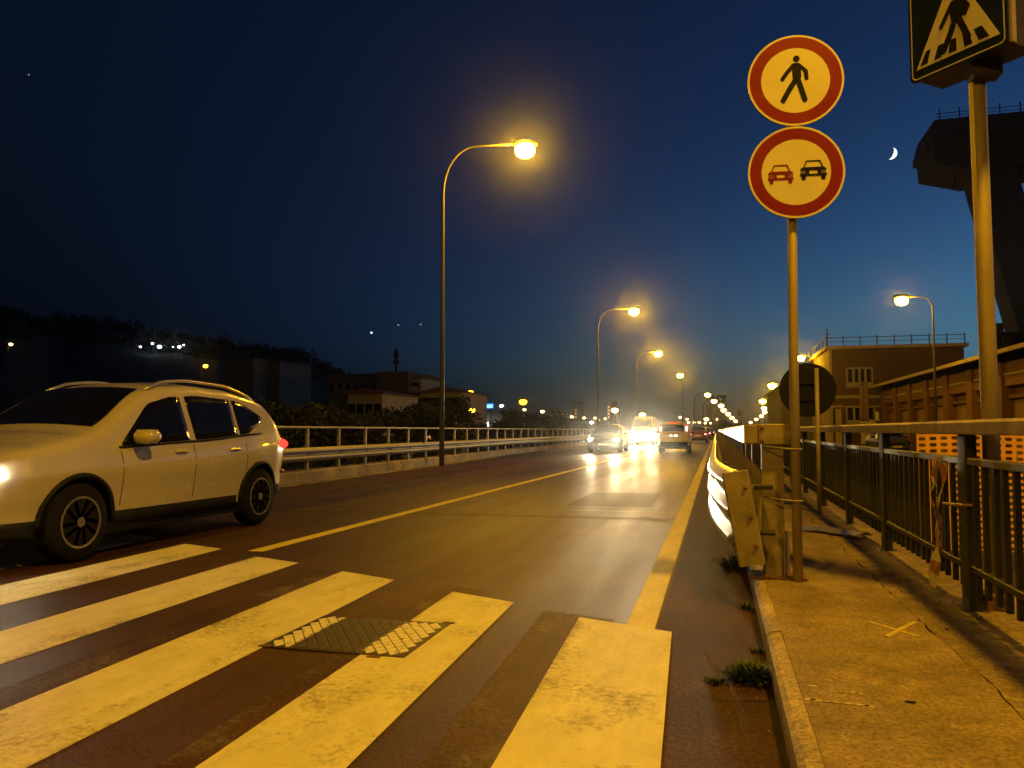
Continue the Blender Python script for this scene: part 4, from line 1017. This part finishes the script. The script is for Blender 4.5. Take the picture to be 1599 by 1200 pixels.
# ------------------------------------------------------------------ buildings
M_PL1 = mat('grey_plaster', (.16, .15, .13), .9, var=.3, scale=.6)
M_PL2 = mat('pale_plaster', (.34, .31, .26), .9, var=.25, scale=.8)
M_PL3 = mat('dark_plaster', (.09, .085, .08), .9, var=.3, scale=.6)
M_WIN = mat('window_glass_dark', (.01, .012, .015), .12, var=.1)
M_ROOFT = mat('roof_tiles', (.14, .07, .05), .85, var=.4, scale=5, bump=.4)
M_FRAME = mat('window_frame_white', (.4, .38, .34), .6, var=.15)
M_LITW = emit('lit_window', (1, .5, .18), 1.0)
def block(px0, px1, py, Y, depth, label, m_, rows=0, cols=0, name='apartment_building', zb=-2.8, lit=(), roof='flat', win=(1.0, 1.3)):
    a_, c_ = at(px0, py, Y), at(px1, py, Y); x0, x1, h = a_.x, c_.x, a_.z
    t = thing(name, ((x0+x1)/2, Y, zb), label, 'building'); W = (x1-x0)/2; H = h - zb
    MB().box(-W, W, 0, depth, 0, H).obj('wall', m_, t)
    if roof == 'flat': MB().box(-W-.2, W+.2, -.2, depth+.2, H+.003, H+.35).obj('roof', M_PL3, t)
    else:
        MB().prism([(-W-.4, H), (W+.4, H), (W+.4, H+.15), (0, H+W*.3), (-W-.4, H+.15)], -.4, depth+.4, Matrix.Rotation(R(90), 4, 'X') @ Matrix.Diagonal((1, 1, -1, 1))).obj('roof', M_ROOFT, t)
    for r_ in range(rows):
        for k in range(cols):
            cx = -W + (k + .5) * 2*W/cols; cz = H * (.12 + .88 * (r_ + .5) / rows)
            ww, wh = win
            fr = MB().box(cx-ww/2-.08, cx+ww/2+.08, -.06, .01, cz-wh/2-.08, cz+wh/2+.08).obj('window', M_FRAME, t)
            MB().box(cx-ww/2, cx+ww/2, -.08, -.061, cz-wh/2, cz+wh/2).obj('pane', M_LITW if (r_, k) in lit else M_WIN, fr)
    return t
block(355, 396, 562, 150, 14, 'left one of two dim pale tower blocks behind the white car', M_PL1, 0, 0)
block(402, 437, 566, 156, 14, 'right one of two dim pale tower blocks behind the white car', M_PL1, 0, 0)
block(543, 597, 616, 90, 12, 'small pale house with shuttered windows and pitched roof among the trees', M_PL2, 2, 4, 'house', roof='tile')
mk = block(588, 637, 584, 130, 18, 'tall dark block carrying a roof mast', M_PL3, 0, 0)
block(512, 590, 588, 135, 20, 'long dark lower block left of the block with the mast', M_PL3, 3, 6)
p = at(608, 580, 131); mz = at(608, 542, 131).z
ms_ = thing('roof_mast', (p.x, 134, p.z), 'thin antenna mast standing on the tall dark block', 'antenna mast')
MB().tube([(0, 0, 0), (0, 0, mz - p.z)], .22, 6).obj('mast', M_BLACK, ms_)
MB().box(-.5, .5, -.3, .3, (mz-p.z)*.35, (mz-p.z)*.5).box(-.35, .35, -.3, .3, (mz-p.z)*.6, (mz-p.z)*.9).obj('panel_antenna', M_BLACK, ms_)
bt = block(638, 658, 592, 132, 10, 'narrow pale tower with stacked open balconies', M_PL2, 0, 0)
w_ = (at(658, 592, 132).x - at(638, 592, 132).x) / 2; H_ = at(638, 592, 132).z + 2.8
for i in range(6):
    z = H_ - 1 - i*1.9
    MB().box(-w_*.9, w_*.9, -1.0, -.01, z-1.2, z-1.05).box(-w_*.9, w_*.9, -1.0, -.95, z-1.05, z-.5).obj('balcony', M_PL2, bt)
    MB().box(-w_*.7, w_*.7, -.04, .01, z-.95, z+.4).obj('window', M_WIN, bt)
block(658, 722, 614, 120, 14, 'long building with a row of windows behind the nearest lamp pole', M_PL2, 3, 8, lit=((1, 6), (0, 1)), roof='tile')
sh = block(724, 800, 646, 150, 12, 'low lit shop building under the blue sign', M_PL1, 0, 0, 'shop_building')
sg = thing('illuminated_sign', at(760, 634, 148), 'glowing blue and white sign panel on the low shop roof', 'illuminated sign')
sw = (at(771, 634, 148).x - at(750, 634, 148).x) / 2
MB().box(-sw, sw, 0, .3, -.55, .5).obj('case', emit('blue_glow', (.02, .12, .8), 1.2), sg)
MB().box(-sw*.95, -sw*.3, -.05, -.01, -.4, .42).obj('logo_block', emit('sign_white_glow', (.6, .85, 1), 5), sg)
for k in range(6): MB().box(-sw*.22 + k*sw*.19, -sw*.08 + k*sw*.19, -.05, -.01, -.42, .3 if k % 2 else .22).obj('letter', emit('sign_pale_glow', (.25, .7, 1), 2.2), sg)
MB().tube([(-sw*.6, .15, -.5), (-sw*.6, .15, -3.2)], .12, 6).tube([(sw*.6, .15, -.5), (sw*.6, .15, -3.2)], .12, 6).obj('support', M_BLACK, sg)
for i, (px, py, wpx, hpx, colr, s_, lab) in enumerate([(754, 653, 5, 2, (.5, .85, 1), 2.5, 'small cyan lit panel under the blue sign'), (755, 659, 10, 3, (1, .97, .9), 8, 'white lit canopy strip under the blue sign'), (762, 663, 3, 7, (1, .9, .8), 5, 'upright white lit panel right of the canopy strip'),
        (773, 659, 4, 5, (1, .97, .9), 6, 'small white lit window right of the shop canopy'), (752, 646, 3, 2, (1, 1, 1), 3, 'tiny white light directly below the blue sign')]):
    p = at(px, py, 149); k = 149 / F_PX
    t = thing('lit_panel', p, lab, 'lit panel', 'lit shop panels'); MB().bbox(-wpx*k/2, wpx*k/2, -.1, .1, -hpx*k/2, hpx*k/2, .05).obj('panel', emit('panel_glow', colr, s_), t)
    MB().tube([(0, .2, -3.8), (0, .2, -.1)], .08, 6).obj('post', M_BLACK, t)
block(893, 905, 628, 420, 15, 'left dark tower block on the horizon', M_PL3, 8, 3, lit=((5, 1), (3, 1), (4, 1)), zb=-.3, win=(.9, 1))
block(948, 963, 628, 400, 15, 'dark tower block on the horizon left of the traffic glare', M_PL3, 8, 3, lit=((6, 0), (5, 0), (4, 0), (3, 0)), zb=-.3, win=(.9, 1))
block(1103, 1134, 618, 520, 20, 'broad dark tower behind the string of far lamps', M_PL3, 8, 5, zb=-.3, win=(1.2, 1.4))
block(1152, 1158, 640, 560, 15, 'slim dark tower between the two far rows of lamps', M_PL3, 5, 2, zb=-.3, win=(.8, 1.0))

# two storey building beyond the fence
M_OCH = mat('ochre_plaster', (.14, .08, .055), .9, var=.2, scale=.7, bump=.2, fine=6)
M_OCHL = mat('light_stone_trim', (.5, .4, .3), .85, var=.2, scale=1)
ba = thing('office_building', (9.5, 72, -.3), 'two storey ochre building with roof railing behind the vertical lettered sign', 'building')
MB().box(0, 10.4, 0, 13, 0, 8.35).obj('wall', M_OCH, ba)
MB().prism([(-.35, 8.35), (10.7, 8.35), (10.7, 8.62), (-.35, 8.62)], -.35, 13.3, Matrix.Rotation(R(90), 4, 'X') @ Matrix.Diagonal((1, 1, -1, 1))).obj('cornice', M_OCHL, ba)
rl = MB().tube([(-.2, 0, 9.35), (10.5, 0, 9.35)], .03, 6).tube([(-.2, 0, 9.0), (10.5, 0, 9.0)], .02, 6).tube([(-.2, 0, 9.35), (-.2, 13, 9.35)], .03, 6).obj('roof_railing', M_POLEL, ba)
pmr = MB().box(-.04, .04, -.04, .04, 8.62, 9.5).mesh('railing_post', M_POLEL)
for k in range(9): inst('railing_post', pmr, rl, (-.2 + k*1.337, 0, 0))
for k in range(1, 6): inst('railing_post', pmr, rl, (-.2, k*2.4, 0))
MB().tube([(-.1, .3, 8.6), (-.1, .3, 10.2)], .05, 6).box(-.5, .3, .28, .32, 9.4, 9.44).box(-.4, .2, .28, .32, 9.7, 9.74).obj('aerial', M_BLACK, ba)
MB().box(-.05, .18, -.12, .0, 0, 8.3).box(-.02, 10.4, -.06, 0, 4.15, 4.4).box(-.02, 10.4, -.05, 0, 3.4, 3.5).obj('stone_trim', M_OCHL, ba)
def window(parent, x0, x1, z0, z1, n, y=-.09):
    fr = MB().box(x0-.12, x1+.12, y, 0, z0-.45, z0).box(x0-.12, x1+.12, y, 0, z1, z1+.15).box(x0-.12, x0, y, 0, z0, z1).box(x1, x1+.12, y, 0, z0, z1)
    for k in range(1, n): xm = x0 + (x1-x0)*k/n; fr.box(xm-.09, xm+.09, y, 0, z0, z1)
    fo = fr.obj('window', M_FRAME, parent)
    for k in range(n): MB().box(x0 + (x1-x0)*k/n + .1, x0 + (x1-x0)*(k+1)/n - .1, -.03, -.01, z0, z1).obj('pane', M_WIN, fo)
wl = [at(1323, 577, 72), at(1361, 597, 72)]; window(ba, wl[0].x-9.5, wl[1].x-9.5, wl[1].z+.3, wl[0].z+.3, 4)
wl = [at(1323, 637, 72), at(1365, 656, 72)]; window(ba, wl[0].x-9.5, wl[1].x-9.5, wl[1].z+.3, wl[0].z+.3, 4)
for Yw in (3, 7, 10.5):
    MB().box(-.07, -.001, Yw-.6, Yw+.6, 5.0, 6.6).obj('window', M_FRAME, ba)
# low dark wing to its left
bw = thing('warehouse', (7.0, 92, -.3), 'low dark gabled warehouse left of the two storey building', 'building')
MB().prism([(0, 0), (6.5, 0), (6.5, 8.3), (0, 6.2)], 0, 24, Matrix.Rotation(R(90), 4, 'X') @ Matrix.Diagonal((1, 1, -1, 1))).obj('wall', M_PL3, bw)
MB().prism([(-.5, 6.02), (6.8, 8.4), (6.8, 8.65), (-.5, 6.25)], -.4, 24.4, Matrix.Rotation(R(90), 4, 'X') @ Matrix.Diagonal((1, 1, -1, 1))).obj('roof', M_PL3, bw)
# porch roof lit beside the round back sign
pr_ = thing('porch', (8.0, 66, -.3), 'small lit porch with sloping roof below the two storey building', 'porch')
MB().prism([(-1.6, 2.7), (1.5, 3.3), (1.5, 3.45), (-1.6, 2.85)], 0, 3, Matrix.Rotation(R(90), 4, 'X') @ Matrix.Diagonal((1, 1, -1, 1))).obj('roof', M_OCHL, pr_)
MB().box(.2, .6, 0, .4, 0, 2.95).box(1.1, 1.5, 0, .4, 0, 3.1).obj('pillar', M_OCHL, pr_)

# long low building along the street
BX = 13.4
bb = thing('garage_building', (BX, 38, -.3), 'long low terracotta building with pilasters and recessed doors beyond the fence', 'building')
Y0, Y1 = -16, 33
M_TERR = mat('terracotta_plaster', (.2, .1, .06), .9, var=.25, scale=.8, bump=.3, fine=5)
M_DOOR = mat('brown_door', (.28, .15, .08), .7, var=.25, scale=2, stretch=(1, 1, .2))
MB().box(.35, 14, Y0, Y1, 0, 4.7).obj('wall', M_TERR, bb)
MB().box(0, .349, Y0, Y1, 3.55, 4.7).obj('lintel_band', M_TERR, bb)
RM = Matrix.Rotation(R(90), 4, 'X') @ Matrix.Diagonal((1, 1, -1, 1))
MB().prism([(-.75, 4.95), (7, 7.1), (14.5, 4.9), (14.5, 5.1), (7, 7.4), (-.75, 5.12)], Y0-.5, Y1+.5, RM).obj('roof', M_ROOFT, bb)
MB().box(-.9, -.752, Y0-.5, Y1+.5, 4.93, 5.12).obj('gutter', M_OCHL, bb)
MB().prism([(.0, 4.7), (14, 4.7), (14, 4.9), (7, 7.08), (0, 5.1)], Y1-.3, Y1, RM).obj('gable', M_TERR, bb)
pil = []
yy = Y1 - .6; k = 0
while yy > Y0:
    MB().box(-.14, .35, yy-.45, yy+.45, 0, 3.55).box(-.14, -.001, yy-.45, yy+.45, 3.551, 4.7).obj('pilaster', M_TERR, bb)
    pil.append(yy); yy -= 4.6
dk = 0
for a_, c_ in zip(pil[1:], pil):
    MB().box(.29, .349, a_+.6, c_-.6, 0, 2.9).obj('door', M_DOOR, bb)
    MB().box(.1, .349, a_+.45, c_-.45, 2.95, 3.12).obj('door_hood', M_OCH, bb)
MB().box(-.03, -.001, Y0, Y1, 4.05, 4.15).obj('moulding', M_OCHL, bb)
for i, (px, pt, pb, r_) in enumerate([(1563, 505, 545, .1), (1549, 518, 545, .05)]):
    p = at(px, pt, 48); q = at(px, pb, 48)
    t = thing('roof_antenna', (p.x, 48, q.z), ['thicker aerial with panel on the low building roof', 'thin aerial on the low building roof beside the thicker one'][i], 'antenna')
    tb = MB().tube([(0, 0, -.8), (0, 0, p.z-q.z)], r_*.5, 6)
    if i == 0: tb.box(-.22, .1, -.1, .1, (p.z-q.z)*.45, p.z-q.z)
    tb.obj('mast', M_BLACK, t)
for i, (px, py, s_) in enumerate([(1545, 522, .55), (1577, 520, .8), (1592, 522, .7)]):
    p = at(px, py, 47); t = thing('chimney', (p.x, 47, p.z - 1.2), ['%s dark chimney from the left on the low building roof' % ORD[i]][0], 'chimney', 'chimneys on the low building')
    MB().bbox(-s_*.6, s_*.6, -.4, .4, -.8, 1.1, .05).obj('stack', M_BLACK, t); MB().bbox(-s_*.7, s_*.7, -.5, .5, 1.101, 1.22, .03).obj('cap', M_BLACK, t)

# vertical lettered sign
vs = thing('vertical_sign', (at(1349, 630, 70).x, 70, at(1349, 630, 70).z), 'narrow vertical board with red letters PICCARDO in front of the two storey building', 'sign')
M_SBO = mat('sign_board_cream', (.34, .28, .2), .7, var=.2, scale=3); M_SLET = mat('sign_letter_red', (.25, .02, .015), .6, var=.1)
hh = at(1349, 597, 70).z - at(1349, 664, 70).z; ww_ = .62
MB().bbox(-ww_/2, ww_/2, -.08, .08, -hh/2, hh/2, .02).obj('board', M_SBO, vs)
MB().tube([(0, .15, -hh/2-2.2), (0, .15, hh/2)], .06, 8).obj('post', M_GALVD, vs)
for i, ch in enumerate('PICCARDO'):
    cu = bpy.data.curves.new('letter', 'FONT'); cu.body = ch; cu.size = .56; cu.align_x = 'CENTER'; cu.align_y = 'CENTER'; cu.extrude = .01; cu.offset = .008
    o = bpy.data.objects.new('tmp', cu); C.objects.link(o); dg = bpy.context.evaluated_depsgraph_get(); me = bpy.data.meshes.new_from_object(o.evaluated_get(dg)); bpy.data.objects.remove(o)
    me.name = 'letter'; me.materials.clear(); me.materials.append(M_SLET)
    inst('letter', me, vs, (0, -.092, hh/2 - .26 - i * (hh - .3) / 7.6), (R(90), 0, 0))
# pale slatted things and parked car by the building
wp = thing('slatted_panel', at(1357, 684, 60), 'white slatted panel standing behind the fence below the vertical sign', 'slatted panel')
for k in range(6): MB().box(-.5 + k*.17, -.38 + k*.17, -.02, .02, -.45, .42).obj('slat', M_SWHITE, wp)
MB().box(-.55, .62, .021, .05, .3, .38).box(-.55, .62, .021, .05, -.4, -.32).box(-.5, -.42, .021, .06, -1.0, -.4).box(.45, .53, .021, .06, -1.0, -.4).obj('frame', M_SWHITE, wp)
wq = thing('stacked_chairs', at(1362, 660, 64), 'pale stacked plastic chairs just right of the vertical sign foot', 'chairs')
MB().bbox(-.8, .2, -.3, .3, -.1, .05, .03).bbox(-.1, .5, -.3, .3, .1, .2, .03).obj('seat', M_SWHITE, wq); MB().bbox(.3, .45, -.3, .3, .2, .8, .03).obj('backrest', M_SWHITE, wq)
MB().box(-.7, -.6, -.2, .2, -1.5, -.1).box(.1, .2, -.2, .2, -1.5, -.1).obj('leg', M_SWHITE, wq)
pk = sedan((10.6, 52, -.28), 'dark parked car under the low building wall, roof just over the handrail', M_DARKP, True, None); pk.rotation_euler.z = R(4)
for o in pk.children:
    if o.name.startswith('headlight') or o.name.startswith('tail_light'): o.data.materials.clear(); o.data.materials.append(M_GLASS)
pk.location.z = -.28

# broken viaduct end, high at the right
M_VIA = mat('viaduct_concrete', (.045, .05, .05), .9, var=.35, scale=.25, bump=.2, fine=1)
vd = thing('viaduct', (0, 100, 0), 'dark cut-off end of a high viaduct deck on a slanting pier', 'viaduct')
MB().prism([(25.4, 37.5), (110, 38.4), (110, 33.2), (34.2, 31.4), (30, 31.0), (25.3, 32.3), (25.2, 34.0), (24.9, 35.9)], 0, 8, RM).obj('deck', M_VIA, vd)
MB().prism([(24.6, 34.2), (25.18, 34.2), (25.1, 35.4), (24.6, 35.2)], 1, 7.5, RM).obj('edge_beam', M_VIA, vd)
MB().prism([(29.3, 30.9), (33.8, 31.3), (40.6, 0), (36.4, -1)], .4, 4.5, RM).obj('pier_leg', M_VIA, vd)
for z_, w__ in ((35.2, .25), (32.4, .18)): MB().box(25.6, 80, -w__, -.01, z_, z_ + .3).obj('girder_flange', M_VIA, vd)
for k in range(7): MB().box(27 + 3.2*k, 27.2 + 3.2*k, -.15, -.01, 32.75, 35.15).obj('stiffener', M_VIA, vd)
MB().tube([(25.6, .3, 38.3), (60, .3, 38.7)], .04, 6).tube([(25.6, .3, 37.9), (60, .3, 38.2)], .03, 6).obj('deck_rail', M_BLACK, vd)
pr = MB().box(-.05, .05, -.05, .05, 0, 1.8).mesh('rail_post', M_BLACK)
for k in range(12): inst('rail_post', pr, vd, (26 + 2.1*k, .3, 37.1))
MB().box(27.5, 27.7, 1, 1.2, 29.6, 30.5).obj('drain_pipe', M_BLACK, vd)

# moon and bright points
mp_ = at_depth(1391, 240, 4000); k = 4000 / F_PX
mo = tag(None or MB().prism([(math.cos(a_)*8.2*k, math.sin(a_)*8.2*k) for a_ in [R(-100 + 190*i/20) for i in range(21)]] + [(math.cos(a_)*8.2*k*.42 - 0*k, math.sin(a_)*8.2*k) for a_ in [R(90 - 190*i/20) for i in range(1, 20)]], -10, 10).obj('moon', emit('moon_glow', (.95, .97, 1), 2.2)), 'bright crescent moon right of the round signs', 'moon')
mo.location = mp_; mo.rotation_euler = (Vector(mp_) - cam.location).to_track_quat('Z', 'Y').to_euler()
# crescent tilt: lit limb to the lower right
mo.rotation_euler = ((Vector(mp_) - cam.location).to_track_quat('-Z', 'Y').to_matrix() @ Matrix.Rotation(R(-22), 3, 'Z')).to_euler()
for i, (px, py, s_, e_) in enumerate([(580, 520, 1.6, 1.6), (622, 508, 1.3, .35), (657, 507, 1.3, .3), (45, 117, .9, .3), (757, 569, 1.0, .12)]):
    p = at_depth(px, py, 3000)
    MBo = MB().blob((0, 0, 0), (s_*3, s_*3, s_*2.6), 5).obj('star', emit('star_glow', (.85, .92, 1), e_))
    tag(MBo, ['brightest point of light in the sky left of the nearest lamp pole', 'faint sky point just left of the nearest lamp pole', 'faint sky point closest to the nearest lamp pole', 'faint lone star in the upper left sky', 'very faint sky point right of the nearest lamp pole'][i], 'star'); MBo.location = p

# ------------------------------------------------------------------ added air volume, scatters lamp light to imitate lens glow
hz = bpy.data.materials.new('lamp_glow_haze'); hz.use_nodes = True; n_, l_ = hz.node_tree.nodes, hz.node_tree.links
n_.remove(n_['Principled BSDF']); pv = n_.new('ShaderNodeVolumePrincipled')
pv.inputs['Color'].default_value = (.9, .92, .95, 1); pv.inputs['Density'].default_value = GLOW_DENSITY; pv.inputs['Anisotropy'].default_value = .965
l_.new(pv.outputs[0], n_['Material Output'].inputs['Volume'])
tag(MB().box(-1000, 1000, -70, 1900, -6, 85).obj('glow_haze', hz), kind='stuff')
